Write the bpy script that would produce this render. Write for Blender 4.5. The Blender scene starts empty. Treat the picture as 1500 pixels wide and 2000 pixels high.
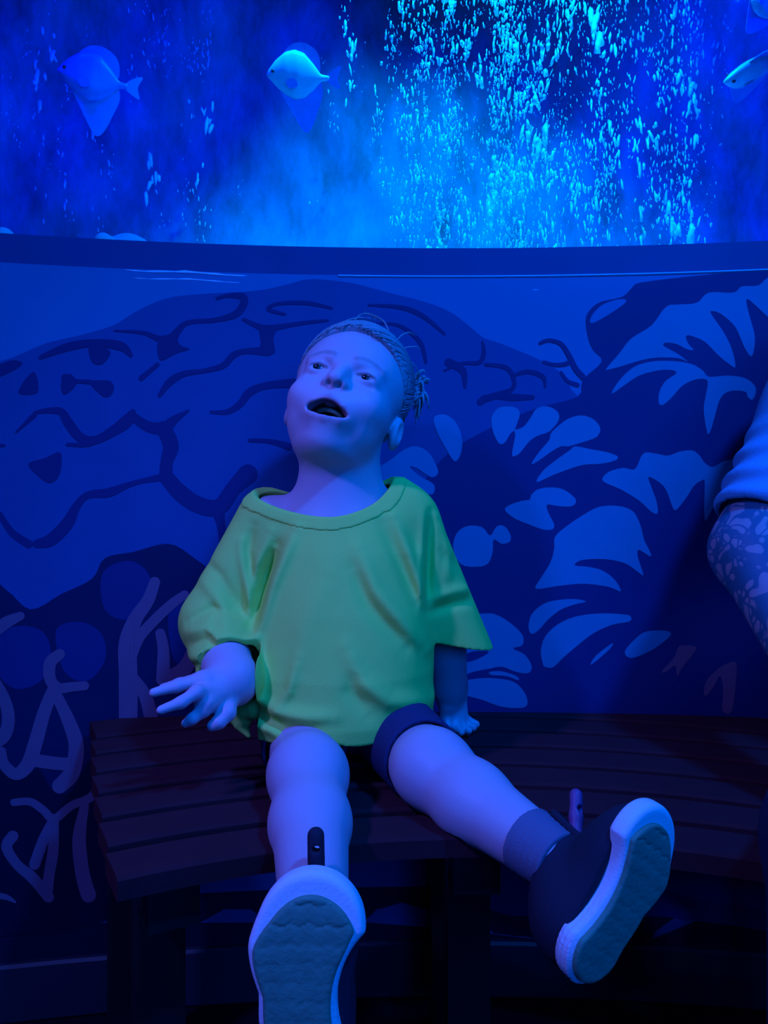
import bpy, math, random
import numpy as np
from mathutils import Vector, Matrix
from mathutils.geometry import delaunay_2d_cdt
random.seed(7)
rng = np.random.default_rng(7)
SC = bpy.context.scene
COL = SC.collection

# ---------------------------------------------------------------- camera
EYE = 0.74
cam = bpy.data.objects.new('camera', bpy.data.cameras.new('camera'))
COL.objects.link(cam)
cam.location = (0, 0, EYE)
cam.rotation_euler = (math.pi / 2, 0, 0)
cam.data.sensor_fit = 'HORIZONTAL'
cam.data.sensor_width = 36
cam.data.lens = 36
cam.data.clip_start = 0.02
SC.camera = cam
def P(px, py, d):
    return np.array([(px - 750) / 1500 * d, d, EYE - (py - 1000) / 1500 * d])

# ---------------------------------------------------------------- world, exposure
SC.view_settings.view_transform = 'Standard'
SC.view_settings.look = 'None'
SC.view_settings.exposure = 0.0
SC.view_settings.gamma = 1.0
SC.view_settings.use_curve_mapping = False
w = bpy.data.worlds.new('world'); SC.world = w; w.use_nodes = True
w.node_tree.nodes['Background'].inputs[0].default_value = (0.02, 0.08, 1, 1)
w.node_tree.nodes['Background'].inputs[1].default_value = 0.006

# ---------------------------------------------------------------- lamps
def spot(name, loc, target, color, energy, size=60, blend=1.0, radius=0.15):
    l = bpy.data.lights.new(name, 'SPOT'); l.color = color; l.energy = energy
    l.spot_size = math.radians(size); l.spot_blend = blend; l.shadow_soft_size = radius
    o = bpy.data.objects.new(name, l); COL.objects.link(o); o.location = loc
    o.rotation_euler = (Vector(target) - Vector(loc)).to_track_quat('-Z', 'Y').to_euler()
    return o
# gallery ceiling lamps (blue from the right, violet from the left)
spot('ceiling_lamp_blue', (0.85, -0.15, 2.5), (0.10, 1.10, 0.95), (0.0, 0.14, 1.0), 300, 75, 1.0, 0.10)
spot('ceiling_lamp_violet', (-1.05, -0.05, 1.95), (-0.16, 0.76, 0.58), (0.08, 0.125, 1.0), 165, 46, 1.0, 0.08)
# unseen area lamp added behind the camera as frontal fill for an assumed tank
al = bpy.data.lights.new('added_front_fill', 'AREA'); al.shape = 'RECTANGLE'; al.size = 1.8; al.size_y = 0.9; al.energy = 52; al.color = (0.0, 0.12, 1.0)
ao = bpy.data.objects.new('added_front_fill', al); COL.objects.link(ao); ao.location = (0.9, -1.95, 1.42)
ao.rotation_euler = (Vector((0.0, 1.0, 0.8)) - Vector(ao.location)).to_track_quat('-Z', 'Y').to_euler()
# lamps over the water inside the tank
spot('tank_lamp_blue', (-0.9, 1.36, 3.1), (-0.75, 2.6, 1.5), (0.0, 0.005, 1.0), 360, 100, 1.0, 0.2)
spot('tank_lamp_cyan', (0.25, 1.36, 3.2), (0.20, 2.3, 1.6), (0.0, 0.36, 1.0), 800, 70, 1.0, 0.05)
spot('tank_lamp_far', (1.6, 1.36, 3.1), (1.4, 2.6, 1.5), (0.0, 0.012, 1.0), 560, 100, 1.0, 0.2)

# ---------------------------------------------------------------- materials
def rgb(c): return (c[0], c[1], c[2], 1)
def mat(name, col, rough=0.6, spec=0.3, var=0.0, scale=30, bump=0.0, bscale=200, col2=None, metallic=0.0, sheen=0.0):
    m = bpy.data.materials.new(name); m.use_nodes = True
    nt = m.node_tree; b = nt.nodes['Principled BSDF']
    b.inputs['Base Color'].default_value = rgb(col)
    b.inputs['Roughness'].default_value = rough
    b.inputs['Specular IOR Level'].default_value = spec
    b.inputs['Metallic'].default_value = metallic
    if sheen: b.inputs['Sheen Weight'].default_value = sheen
    if var or col2 is not None or bump:
        tc = nt.nodes.new('ShaderNodeTexCoord')
    if var or col2 is not None:
        n = nt.nodes.new('ShaderNodeTexNoise'); n.inputs['Scale'].default_value = scale; n.inputs['Detail'].default_value = 4
        nt.links.new(tc.outputs['Object'], n.inputs['Vector'])
        r = nt.nodes.new('ShaderNodeMix'); r.data_type = 'RGBA'
        c2 = col2 if col2 is not None else tuple(x * (1 - var) for x in col)
        r.inputs[6].default_value = rgb(col); r.inputs[7].default_value = rgb(c2)
        nt.links.new(n.outputs['Fac'], r.inputs[0]); nt.links.new(r.outputs[2], b.inputs['Base Color'])
    if bump:
        n2 = nt.nodes.new('ShaderNodeTexNoise'); n2.inputs['Scale'].default_value = bscale; n2.inputs['Detail'].default_value = 3
        nt.links.new(tc.outputs['Object'], n2.inputs['Vector'])
        bp = nt.nodes.new('ShaderNodeBump'); bp.inputs['Strength'].default_value = bump; bp.inputs['Distance'].default_value = 0.002
        nt.links.new(n2.outputs['Fac'], bp.inputs['Height']); nt.links.new(bp.outputs['Normal'], b.inputs['Normal'])
    return m

def skin_mat(name, col, rough=0.5):
    m = mat(name, col, rough, 0.35, bump=0.12, bscale=500)
    nt = m.node_tree; b = nt.nodes['Principled BSDF']
    a = nt.nodes.new('ShaderNodeAttribute'); a.attribute_name = 'tone'
    mx = nt.nodes.new('ShaderNodeMix'); mx.data_type = 'RGBA'; mx.blend_type = 'MULTIPLY'
    mx.inputs[0].default_value = 1; mx.inputs[6].default_value = rgb(col)
    nt.links.new(a.outputs['Color'], mx.inputs[7]); nt.links.new(mx.outputs[2], b.inputs['Base Color'])
    return m

M = {}
M['skin'] = skin_mat('child_skin', (0.60, 0.35, 0.40))
M['hair'] = mat('fair_hair', (0.26, 0.32, 0.36), 0.45, 0.4, var=0.4, scale=60)
M['shirt'] = mat('yellow_cotton', (0.58, 0.74, 0.115), 0.85, 0.1, var=0.12, scale=25, bump=0.25, bscale=700, sheen=0.0)
M['shorts'] = mat('navy_cotton', (0.03, 0.03, 0.085), 0.85, 0.1, bump=0.25, bscale=700)
M['midsole'] = mat('white_foam', (0.75, 0.62, 0.66), 0.6, 0.25, bump=0.2, bscale=400)
M['outsole'] = mat('grey_rubber', (0.10, 0.26, 0.17), 0.7, 0.25, var=0.35, scale=60, bump=0.3, bscale=250)
M['upper'] = mat('black_mesh_fabric', (0.020, 0.015, 0.032), 0.8, 0.2, bump=0.4, bscale=900)
M['sock'] = mat('grey_sock', (0.16, 0.13, 0.19), 0.9, 0.1, bump=0.4, bscale=900)
M['lace'] = mat('violet_lace', (0.22, 0.05, 0.16), 0.5, 0.4)
M['eye'] = mat('eye_white', (0.26, 0.22, 0.22), 0.2, 0.5)
M['iris'] = mat('iris_dark', (0.012, 0.012, 0.014), 0.15, 0.5)
M['teeth'] = mat('teeth', (0.22, 0.20, 0.13), 0.3, 0.4)
M['bg'] = mat('mural_water', (0.004, 0.155, 0.335), 0.55, 0.3, var=0.12, scale=14, bump=0.05, bscale=60)
M['mound'] = mat('mural_reef', (0.004, 0.07, 0.23), 0.6, 0.25, var=0.25, scale=9)
M['crack'] = mat('mural_reef_dark', (0.002, 0.014, 0.10), 0.6, 0.25)
M['mass'] = mat('mural_coral_dark', (0.002, 0.02, 0.125), 0.6, 0.25, var=0.2, scale=9)
M['frond'] = mat('mural_frond', (0.006, 0.21, 0.36), 0.6, 0.25, var=0.15, scale=20)
M['coral'] = mat('mural_coral_violet', (0.21, 0.08, 0.15), 0.6, 0.25, var=0.2, scale=30)
M['frame'] = mat('dark_frame_metal', (0.002, 0.05, 0.19), 0.55, 0.3, var=0.2, scale=20)
M['bead'] = mat('edge_highlight_vinyl', (0.5, 0.55, 0.75), 0.35, 0.5)  # pale colour paints in the light caught along the panel edge
M['crease_glint'] = mat('pale_crease_highlight', (0.95, 0.70, 0.92), 0.25, 0.8)  # lamp highlight put into the pale colour
M['slat'] = mat('stained_wood_slat', (0.075, 0.014, 0.021), 0.85, 0.08, col2=(0.05, 0.009, 0.013), scale=18, bump=0.2, bscale=80)
M['benchmetal'] = mat('black_steel', (0.006, 0.006, 0.009), 0.5, 0.3)
M['floor'] = mat('dark_carpet', (0.006, 0.007, 0.014), 0.95, 0.05, var=0.4, scale=80, bump=0.4, bscale=300)
M['lowwall'] = mat('mural_base_dark', (0.004, 0.006, 0.03), 0.7, 0.2, var=0.2, scale=12)
M['baseboard'] = mat('rubber_baseboard', (0.028, 0.022, 0.04), 0.5, 0.3)
M['ceil'] = mat('dark_ceiling', (0.01, 0.01, 0.02), 0.9, 0.1)
M['rockwall'] = mat('tank_rock', (0.42, 0.45, 0.45), 0.9, 0.1, col2=(0.10, 0.12, 0.12), scale=2.2)
M['rock'] = mat('pale_reef_rock', (0.6, 0.85, 0.7), 0.9, 0.1, var=0.5, scale=20)
M['sand'] = mat('tank_sand', (0.5, 0.5, 0.45), 0.95, 0.05, var=0.2, scale=10)
M['bubble'] = mat('bubble', (0.95, 0.97, 0.97), 0.15, 0.6)
M['fish'] = mat('silver_fish_skin', (0.6, 0.8, 0.9), 0.35, 0.5, var=0.35, scale=18)
M['fishblue'] = mat('blue_fish_skin', (0.3, 0.12, 0.95), 0.35, 0.5, col2=(0.2, 0.5, 0.9), scale=9)
M['fishfin'] = mat('fish_fin', (0.4, 0.35, 0.92), 0.5, 0.4, var=0.3, scale=40)
M['fishdark'] = mat('fish_bar', (0.05, 0.05, 0.06), 0.4, 0.4)
M['adultshirt'] = mat('pale_blue_cotton', (0.12, 0.36, 0.58), 0.9, 0.1, bump=0.3, bscale=500)
M['trousers'] = mat('dark_denim', (0.02, 0.02, 0.05), 0.9, 0.1, bump=0.3, bscale=500)
M['adulthair'] = mat('dark_hair', (0.03, 0.025, 0.02), 0.5, 0.4, var=0.4, scale=90)

def tattoo_mat():
    m = skin_mat('tattooed_skin', (0.42, 0.24, 0.30))
    nt = m.node_tree; b = nt.nodes['Principled BSDF']
    tc = nt.nodes.new('ShaderNodeTexCoord')
    n = nt.nodes.new('ShaderNodeTexNoise'); n.inputs['Scale'].default_value = 24; n.inputs['Detail'].default_value = 1
    nt.links.new(tc.outputs['Object'], n.inputs['Vector'])
    ad = nt.nodes.new('ShaderNodeMix'); ad.data_type = 'RGBA'; ad.inputs[0].default_value = 0.06
    nt.links.new(tc.outputs['Object'], ad.inputs[6]); nt.links.new(n.outputs['Color'], ad.inputs[7])
    v = nt.nodes.new('ShaderNodeTexVoronoi'); v.feature = 'DISTANCE_TO_EDGE'; v.inputs['Scale'].default_value = 52
    nt.links.new(ad.outputs[2], v.inputs['Vector'])
    wv = nt.nodes.new('ShaderNodeTexWave'); wv.wave_type = 'RINGS'; wv.inputs['Scale'].default_value = 9; wv.inputs['Distortion'].default_value = 9; wv.inputs['Detail'].default_value = 1; wv.inputs['Detail Scale'].default_value = 3
    nt.links.new(tc.outputs['Object'], wv.inputs['Vector'])
    mul = nt.nodes.new('ShaderNodeMath'); mul.operation = 'MULTIPLY'
    nt.links.new(v.outputs['Distance'], mul.inputs[0]); nt.links.new(wv.outputs['Fac'], mul.inputs[1])
    r = nt.nodes.new('ShaderNodeValToRGB'); r.color_ramp.elements[0].position = 0.045; r.color_ramp.elements[1].position = 0.10
    r.color_ramp.elements[0].color = (0.04, 0.12, 0.20, 1); r.color_ramp.elements[1].color = (0.42, 0.24, 0.30, 1)
    nt.links.new(mul.outputs[0], r.inputs[0]); nt.links.new(r.outputs['Color'], b.inputs['Base Color'])
    return m
M['tattoo'] = tattoo_mat()

def acrylic():
    m = bpy.data.materials.new('clear_acrylic'); m.use_nodes = True; nt = m.node_tree; nt.nodes.clear()
    o = nt.nodes.new('ShaderNodeOutputMaterial'); t = nt.nodes.new('ShaderNodeBsdfTransparent'); g = nt.nodes.new('ShaderNodeBsdfGlossy')
    t.inputs[0].default_value = (0.93, 0.97, 1, 1); g.inputs['Roughness'].default_value = 0.03
    f = nt.nodes.new('ShaderNodeFresnel'); f.inputs[0].default_value = 1.2
    mx = nt.nodes.new('ShaderNodeMixShader')
    nt.links.new(f.outputs[0], mx.inputs[0]); nt.links.new(t.outputs[0], mx.inputs[1]); nt.links.new(g.outputs[0], mx.inputs[2]); nt.links.new(mx.outputs[0], o.inputs[0])
    return m
M['acrylic'] = acrylic()
def streaked_rock():
    m = M['rockwall']; nt = m.node_tree; b = nt.nodes['Principled BSDF']
    tc = nt.nodes.new('ShaderNodeTexCoord'); mp = nt.nodes.new('ShaderNodeMapping'); mp.inputs['Rotation'].default_value = (0, 0.7, 0); mp.inputs['Scale'].default_value = (3.2, 1.5, 1.3)
    n = nt.nodes.new('ShaderNodeTexNoise'); n.inputs['Scale'].default_value = 2.4; n.inputs['Detail'].default_value = 9; n.inputs['Roughness'].default_value = 0.68
    r = nt.nodes.new('ShaderNodeValToRGB'); r.color_ramp.elements[0].position = 0.30; r.color_ramp.elements[1].position = 0.72
    r.color_ramp.elements[0].color = (0.085, 0.12, 0.10, 1); r.color_ramp.elements[1].color = (0.30, 0.30, 0.36, 1)
    nt.links.new(tc.outputs['Object'], mp.inputs['Vector']); nt.links.new(mp.outputs['Vector'], n.inputs['Vector']); nt.links.new(n.outputs['Fac'], r.inputs[0]); nt.links.new(r.outputs['Color'], b.inputs['Base Color'])
streaked_rock()
def clear_bubble():
    nt = M['bubble'].node_tree; b = nt.nodes['Principled BSDF']; o = nt.nodes['Material Output']
    t = nt.nodes.new('ShaderNodeBsdfTransparent'); mx = nt.nodes.new('ShaderNodeMixShader'); mx.inputs[0].default_value = 0.5
    nt.links.new(t.outputs[0], mx.inputs[1]); nt.links.new(b.outputs[0], mx.inputs[2]); nt.links.new(mx.outputs[0], o.inputs[0])
clear_bubble()

# ---------------------------------------------------------------- helpers
def mesh_obj(name, verts, faces, material, parent=None, smooth=True):
    me = bpy.data.meshes.new(name)
    me.from_pydata([tuple(map(float, v)) for v in verts], [], faces)
    me.update()
    if smooth: me.polygons.foreach_set('use_smooth', [True] * len(me.polygons))
    o = bpy.data.objects.new(name, me); COL.objects.link(o)
    me.materials.append(material)
    if parent: o.parent = parent
    return o
def tag(o, label=None, cat=None, group=None, kind=None):
    if label: o['label'] = label
    if cat: o['category'] = cat
    if group: o['group'] = group
    if kind: o['kind'] = kind
    return o
def thing(name, label, cat, group=None):
    o = bpy.data.objects.new(name, None); COL.objects.link(o); o.empty_display_size = 0.05
    return tag(o, label, cat, group)
def catmull(pts, n=5, closed=False):
    pts = [np.asarray(p, float) for p in pts]; out = []; N = len(pts)
    rngi = range(N if closed else N - 1)
    for i in rngi:
        if closed: a, b, c, d = pts[i - 1], pts[i], pts[(i + 1) % N], pts[(i + 2) % N]
        else: a, b, c, d = pts[max(i - 1, 0)], pts[i], pts[i + 1], pts[min(i + 2, N - 1)]
        for k in range(n):
            t = k / n
            out.append(0.5 * ((2 * b) + (c - a) * t + (2 * a - 5 * b + 4 * c - d) * t * t + (3 * b - a - 3 * c + d) * t ** 3))
    if not closed: out.append(pts[-1])
    return out
def tube_data(pts, rad, n=8):
    pts = [Vector(p) for p in pts]; V = []; F = []; up = Vector((0.3, 0.2, 1)).normalized()
    for i, p in enumerate(pts):
        t = (pts[min(i + 1, len(pts) - 1)] - pts[max(i - 1, 0)]).normalized()
        a = t.cross(up)
        if a.length < 1e-3: a = t.cross(Vector((1, 0, 0)))
        a.normalize(); b = t.cross(a)
        r = rad[i] if hasattr(rad, '__len__') else rad
        for k in range(n):
            an = 2 * math.pi * k / n
            V.append(p + a * math.cos(an) * r + b * math.sin(an) * r)
        if i:
            for k in range(n):
                F.append(((i - 1) * n + k, (i - 1) * n + (k + 1) % n, i * n + (k + 1) % n, i * n + k))
    F.append(tuple(range(n - 1, -1, -1))); F.append(tuple(range((len(pts) - 1) * n, len(pts) * n)))
    return V, F
def tube(name, pts, rad, material, parent=None, n=8):
    V, F = tube_data(pts, rad, n); return mesh_obj(name, V, F, material, parent)
def join_data(parts):
    V = []; F = []
    for v, f in parts:
        k = len(V); V += list(v); F += [tuple(i + k for i in q) for q in f]
    return V, F

# ---------------------------------------------------------------- the curved wall
XC, R = 0.10, 3.4
DW = 1.18
YC = DW - R
def wall_pt(th, z, off=0.0):
    r = R - off
    return (XC + r * math.sin(th), YC + r * math.cos(th), z)
def wall_hit(px, py):
    dx = (px - 750) / 1500; dz = (1000 - py) / 1500
    A = dx * dx + 1; B = 2 * (dx * -XC - YC); C = XC * XC + YC * YC - R * R
    t = (-B + math.sqrt(B * B - 4 * A * C)) / (2 * A)
    return np.array([math.atan2(dx * t - XC, t - YC) * R, EYE + dz * t])     # (arc length, height)
Z_FRAME0 = 1.1027; Z_FRAME1 = 1.146
def arc_box(name, th0, th1, z0, z1, o0, o1, material, n=60, parent=None, bev=0.0):
    """curved bar on the wall: offsets o0 (nearer the room) .. o1 measured inwards from the wall"""
    prof = [(o1, z0), (o0, z0), (o0, z1), (o1, z1)]
    if bev:
        prof = [(o1, z0), (o0 - bev, z0), (o0, z0 + bev), (o0, z1 - bev), (o0 - bev, z1), (o1, z1)]
    V = []; F = []; k = len(prof)
    for i in range(n + 1):
        th = th0 + (th1 - th0) * i / n
        for o, z in prof: V.append(wall_pt(th, z, o))
        if i:
            for j in range(k): F.append(((i - 1) * k + j, (i - 1) * k + (j + 1) % k, i * k + (j + 1) % k, i * k + j))
    F.append(tuple(range(k))); F.append(tuple(reversed(range(n * k, n * k + k))))
    return mesh_obj(name, V, F, material, parent, smooth=False)
TH0, TH1 = -0.52, 0.50
wall = arc_box('wall_back', TH0, TH1, 0.0, Z_FRAME0, 0.0, -0.12, M['bg'], 120); tag(wall, 'curved wall printed with a reef mural below the tank window', kind='structure')
tr = arc_box('trim_1', TH0, TH1, Z_FRAME0, Z_FRAME1, -0.002, -0.12, M['frame'], 120); tag(tr, 'dark band under the tank window', kind='structure')
bead = arc_box('edge_bead', -0.05, TH1, Z_FRAME0 - 0.003, Z_FRAME0 + 0.0005, 0.0022, -0.002, M['bead'], 100, wall, 0.0015)  # panel edge strip, its bright line painted in by colour
bb = arc_box('baseboard_back', TH0, TH1, 0.0, 0.085, 0.012, 0.0, M['baseboard'], 90, None, 0.004); tag(bb, 'dark rubber baseboard under the mural wall', kind='structure')
arc_box('print_base', TH0, TH1, 0.085, 0.165, 0.0006, -0.001, M['lowwall'], 90, wall)
pane = arc_box('window_1', TH0, TH1, Z_FRAME1, 2.75, -0.03, -0.07, M['acrylic'], 120); tag(pane, 'clear curved acrylic tank window', kind='structure')
pane.visible_shadow = True
fl = mesh_obj('floor', [(-3, -2.2, 0), (3, -2.2, 0), (3, 1.6, 0), (-3, 1.6, 0), (-3, -2.2, -0.05), (3, -2.2, -0.05), (3, 1.6, -0.05), (-3, 1.6, -0.05)],
              [(0, 1, 2, 3), (7, 6, 5, 4), (0, 4, 5, 1), (1, 5, 6, 2), (2, 6, 7, 3), (3, 7, 4, 0)], M['floor'], smooth=False); tag(fl, 'dark carpeted floor', kind='structure')

# mural print: flat shapes laid on the wall
LAYER = [0]
def print_poly(name, px, material, off, tf=None, smooth=4, parent=wall, step=0.018):
    if tf: px = [(tf[0] + x / tf[2], tf[1] + y / tf[2]) for x, y in px]
    pts = catmull(px, smooth, True) if smooth else [np.array(p, float) for p in px]
    q = [wall_hit(*p) for p in pts]
    q = [p for i, p in enumerate(q) if np.linalg.norm(p - q[i - 1]) > 1e-5]
    A = np.array(q); lo = A.min(0); hi = A.max(0)
    grid = [Vector((x, y)) for x in np.arange(lo[0] + step / 2, hi[0], step) for y in np.arange(lo[1] + step / 2, hi[1], step * 3)]
    n = len(q)
    r = delaunay_2d_cdt([Vector(p) for p in q] + grid, [], [list(range(n))], 1, 1e-6)
    LAYER[0] += 1; o = off + (LAYER[0] % 40) * 4e-6
    V = [wall_pt(v[0] / R, v[1], o) for v in r[0]]
    return mesh_obj(name, V, [tuple(reversed(f)) for f in r[2]], material, parent)
def print_stroke(name, px, wd, material, off, tf=None, parent=wall, n=6):
    s = 1.0
    if tf: px = [(tf[0] + x / tf[2], tf[1] + y / tf[2]) for x, y in px]; s = tf[2]
    if not hasattr(wd, '__len__'): wd = [wd] * len(px)
    c = catmull([np.array([p[0], p[1], v / s]) for p, v in zip(px, wd)], n)
    L = []; Rr = []
    for i, p in enumerate(c):
        t = c[min(i + 1, len(c) - 1)][:2] - c[max(i - 1, 0)][:2]; t = t / (np.linalg.norm(t) + 1e-9)
        nn = np.array([-t[1], t[0]]); L.append(p[:2] + nn * p[2] / 2); Rr.append(p[:2] - nn * p[2] / 2)
    LAYER[0] += 1; o = off + (LAYER[0] % 40) * 4e-6
    V = []; F = []
    for a, b in zip(L, Rr):
        for u in (0, .5, 1): 
            h = wall_hit(*(a * (1 - u) + b * u)); V.append(wall_pt(h[0] / R, h[1], o))
    m = len(L)
    for i in range(m - 1):
        for k in (0, 1): F.append((i * 3 + k, i * 3 + k + 1, i * 3 + k + 4, i * 3 + k + 3))
    for end, sg in ((0, -1), (m - 1, 1)):                       # round caps
        ce = (L[end] + Rr[end]) / 2; r = L[end] - ce; t = c[min(end + 1, m - 1)][:2] - c[max(end - 1, 0)][:2]; t = t / (np.linalg.norm(t) + 1e-9) * sg * np.linalg.norm(r)
        k0 = len(V); h = wall_hit(*ce); V.append(wall_pt(h[0] / R, h[1], o))
        for j in range(9):
            an = math.pi * j / 8; q = ce + r * math.cos(an) + t * math.sin(an); h = wall_hit(*q); V.append(wall_pt(h[0] / R, h[1], o))
        for j in range(8): F.append((k0, k0 + 1 + j, k0 + 2 + j))
    return mesh_obj(name, V, F, material, parent)

T3 = (0, 450, 2.5); T4 = (900, 500, 2.5); T7 = (0, 1050, 2.353); T8 = (900, 1000, 2.5)
# the big reef mound
print_poly('printed_reef_mound', [(-700, 1120), (-420, 860), (-200, 765), (0, 706), (40, 692), (92, 670), (160, 654), (220, 636), (260, 612), (300, 592), (340, 580), (400, 574), (500, 568), (560, 556), (600, 546), (650, 548), (700, 556), (760, 572), (830, 590), (880, 610), (920, 640), (945, 660), (980, 672), (1060, 706), (1110, 740), (1130, 776), (1300, 900), (1380, 1100), (1380, 1790), (700, 1800), (100, 1800), (-300, 1780), (-700, 1700)], M['mound'], 0.0005)
# the dark anemone coral on the right
print_poly('printed_coral_shadow', [(1176, 706), (1160, 685), (1150, 664), (1144, 628), (1150, 608), (1172, 590), (1215, 580), (1236, 560), (1252, 552), (1340, 541), (1440, 532), (1500, 527), (1700, 510), (1900, 520), (2000, 900), (2000, 1780), (1300, 1790), (900, 1760), (820, 1500), (780, 1200), (800, 1000), (860, 900), (930, 850), (1040, 800), (1128, 775), (1138, 742)], M['mass'], 0.0008, smooth=3)
print_poly('printed_frond', [(1154, 632), (1156, 616), (1176, 596), (1204, 586), (1222, 586), (1216, 596), (1180, 620)], M['bg'], 0.0012)
for s in ([(388, 425), (430, 412), (490, 430), (530, 490), (560, 550), (595, 590)], [(405, 518), (450, 530), (500, 530), (540, 515)], [(490, 570), (520, 610), (570, 630)]):
    print_stroke('printed_twig', s, [16, 18, 20, 24, 26, 28][:len(s)], M['mass'], 0.0012, T4)
FR = [
 [(710, 550), (770, 480), (830, 405), (930, 340), (1000, 250), (1060, 238), (1150, 230), (1210, 180), (1330, 180), (1370, 150), (1450, 145), (1500, 105), (1600, 70), (1800, 60), (1850, 300), (1700, 420), (1560, 340), (1500, 300), (1410, 218), (1393, 225), (1410, 300), (1435, 400), (1420, 490), (1385, 450), (1340, 350), (1270, 285), (1222, 270), (1225, 290), (1280, 370), (1320, 450), (1340, 540), (1310, 530), (1250, 480), (1190, 420), (1120, 390), (1098, 395), (1110, 430), (1135, 460), (1100, 455), (1050, 430), (1000, 425), (990, 440), (1060, 480), (1105, 517), (1060, 500), (960, 497), (880, 510), (780, 540), (720, 555)],
 [(735, 672), (780, 600), (850, 540), (940, 515), (1050, 515), (1130, 530), (1180, 560), (1210, 590), (1290, 585), (1360, 590), (1410, 610), (1440, 650), (1425, 700), (1400, 690), (1390, 665), (1340, 658), (1290, 670), (1260, 710), (1240, 780), (1215, 862), (1200, 855), (1185, 750), (1195, 680), (1205, 620), (1190, 602), (1140, 605), (1080, 635), (1030, 690), (985, 728), (965, 715), (970, 660), (1000, 610), (1050, 575), (1030, 558), (960, 560), (870, 585), (800, 630)],
 [(150, 790), (180, 745), (230, 735), (275, 745), (287, 775), (275, 815), (262, 850), (240, 870), (215, 910), (190, 918), (170, 890), (155, 850)],
 [(262, 850), (265, 880), (255, 930), (250, 972), (262, 978), (290, 960), (330, 910), (370, 880), (415, 865), (440, 850), (470, 815), (480, 785), (470, 760), (440, 740), (400, 735), (365, 750), (340, 790), (310, 830), (282, 845)],
 [(345, 1017), (380, 960), (430, 900), (442, 862), (500, 810), (550, 785), (600, 780), (650, 800), (680, 840), (670, 875), (640, 895), (560, 920), (525, 930), (490, 930), (450, 950), (400, 985)],
 [(370, 1104), (400, 1050), (460, 1000), (530, 950), (560, 930), (640, 945), (720, 960), (765, 980), (750, 1000), (680, 1015), (600, 1020), (530, 1040), (450, 1070)],
 [(215, 1240), (240, 1215), (300, 1195), (335, 1190), (345, 1165), (380, 1138), (440, 1130), (500, 1140), (550, 1175), (562, 1200), (540, 1222), (480, 1222), (420, 1215), (430, 1260), (455, 1310), (445, 1335), (400, 1335), (330, 1310), (260, 1280)],
 [(690, 1090), (720, 1055), (790, 1035), (850, 1040), (890, 965), (950, 965), (1010, 975), (1070, 955), (1130, 950), (1165, 975), (1190, 1010), (1230, 1030), (1290, 1000), (1360, 1000), (1330, 1080), (1230, 1230), (1190, 1290), (1190, 1110), (1180, 1095), (1140, 1120), (1100, 1180), (1050, 1240), (1030, 1220), (1000, 1140), (960, 1100), (915, 1080), (930, 1130), (955, 1200), (960, 1255), (930, 1250), (870, 1195), (780, 1140), (710, 1110)],
]
for f in FR: print_poly('printed_frond', f, M['frond'], 0.0012, T4)
FR2 = [
 [(848, 815), (870, 810), (890, 825), (902, 855), (900, 885), (888, 901), (870, 875), (852, 840)],
 [(715, 930), (735, 915), (760, 900), (790, 878), (815, 872), (838, 885), (852, 910), (855, 925), (842, 932), (815, 915), (800, 912), (820, 930), (846, 945), (848, 960), (840, 966), (815, 955), (790, 945), (740, 942), (712, 938)],
 [(885, 1070), (893, 1040), (915, 1027), (942, 1030), (957, 1046), (970, 1028), (985, 1028), (997, 1045), (995, 1058), (980, 1062), (964, 1054), (962, 1078), (953, 1100), (933, 1107), (900, 1102)],
 [(1084, 1048), (1110, 1025), (1140, 1005), (1170, 990), (1205, 988), (1235, 998), (1250, 1025), (1258, 1055), (1268, 1075), (1270, 1087), (1248, 1074), (1245, 1086), (1256, 1122), (1247, 1118), (1220, 1100), (1180, 1092), (1136, 1094), (1122, 1104), (1148, 1107), (1176, 1114), (1200, 1132), (1212, 1155), (1188, 1146), (1140, 1140), (1092, 1144), (1047, 1150), (1054, 1132), (1074, 1100), (1082, 1072)],
 [(1032, 1224), (1038, 1200), (1060, 1180), (1088, 1172), (1124, 1170), (1144, 1175), (1124, 1180), (1096, 1190), (1072, 1208), (1052, 1230), (1038, 1238)],
 [(1060, 1296), (1056, 1272), (1064, 1244), (1088, 1220), (1124, 1204), (1172, 1198), (1220, 1200), (1232, 1205), (1228, 1214), (1196, 1220), (1160, 1236), (1128, 1260), (1100, 1284), (1080, 1303), (1064, 1302)],
 [(1220, 1272), (1240, 1248), (1260, 1234), (1292, 1231), (1310, 1236), (1300, 1250), (1268, 1272), (1232, 1285)],
 [(1154, 1298), (1164, 1280), (1196, 1256), (1188, 1270)],
 [(860, 1215), (900, 1202), (948, 1198), (968, 1200), (996, 1216), (1020, 1240), (1020, 1260), (1002, 1266), (1024, 1278), (1038, 1300), (1032, 1314), (1008, 1312), (980, 1302), (955, 1306), (924, 1312), (890, 1322), (880, 1300), (925, 1290), (955, 1273), (925, 1272), (880, 1280)],
 [(890, 1335), (932, 1325), (972, 1325), (1004, 1332), (1024, 1352), (1030, 1372), (1020, 1382), (980, 1380), (940, 1366), (900, 1354)],
 [(956, 1312), (980, 1311), (1008, 1320), (1012, 1328), (988, 1320), (960, 1318)],
]
for f in FR2: print_poly('printed_frond', f, M['frond'], 0.0012)
for f in ([(980, 775), (1040, 710), (1060, 660), (1090, 650), (1150, 660), (1120, 710), (1080, 760), (1055, 800), (1045, 750), (1000, 780)],
          [(1185, 880), (1200, 820), (1260, 760), (1310, 735), (1345, 740), (1340, 850), (1325, 960), (1300, 985), (1275, 960), (1280, 870), (1265, 800), (1235, 850), (1200, 895)]):
    print_poly('printed_coral', f, M['coral'], 0.0012, T8)
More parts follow.
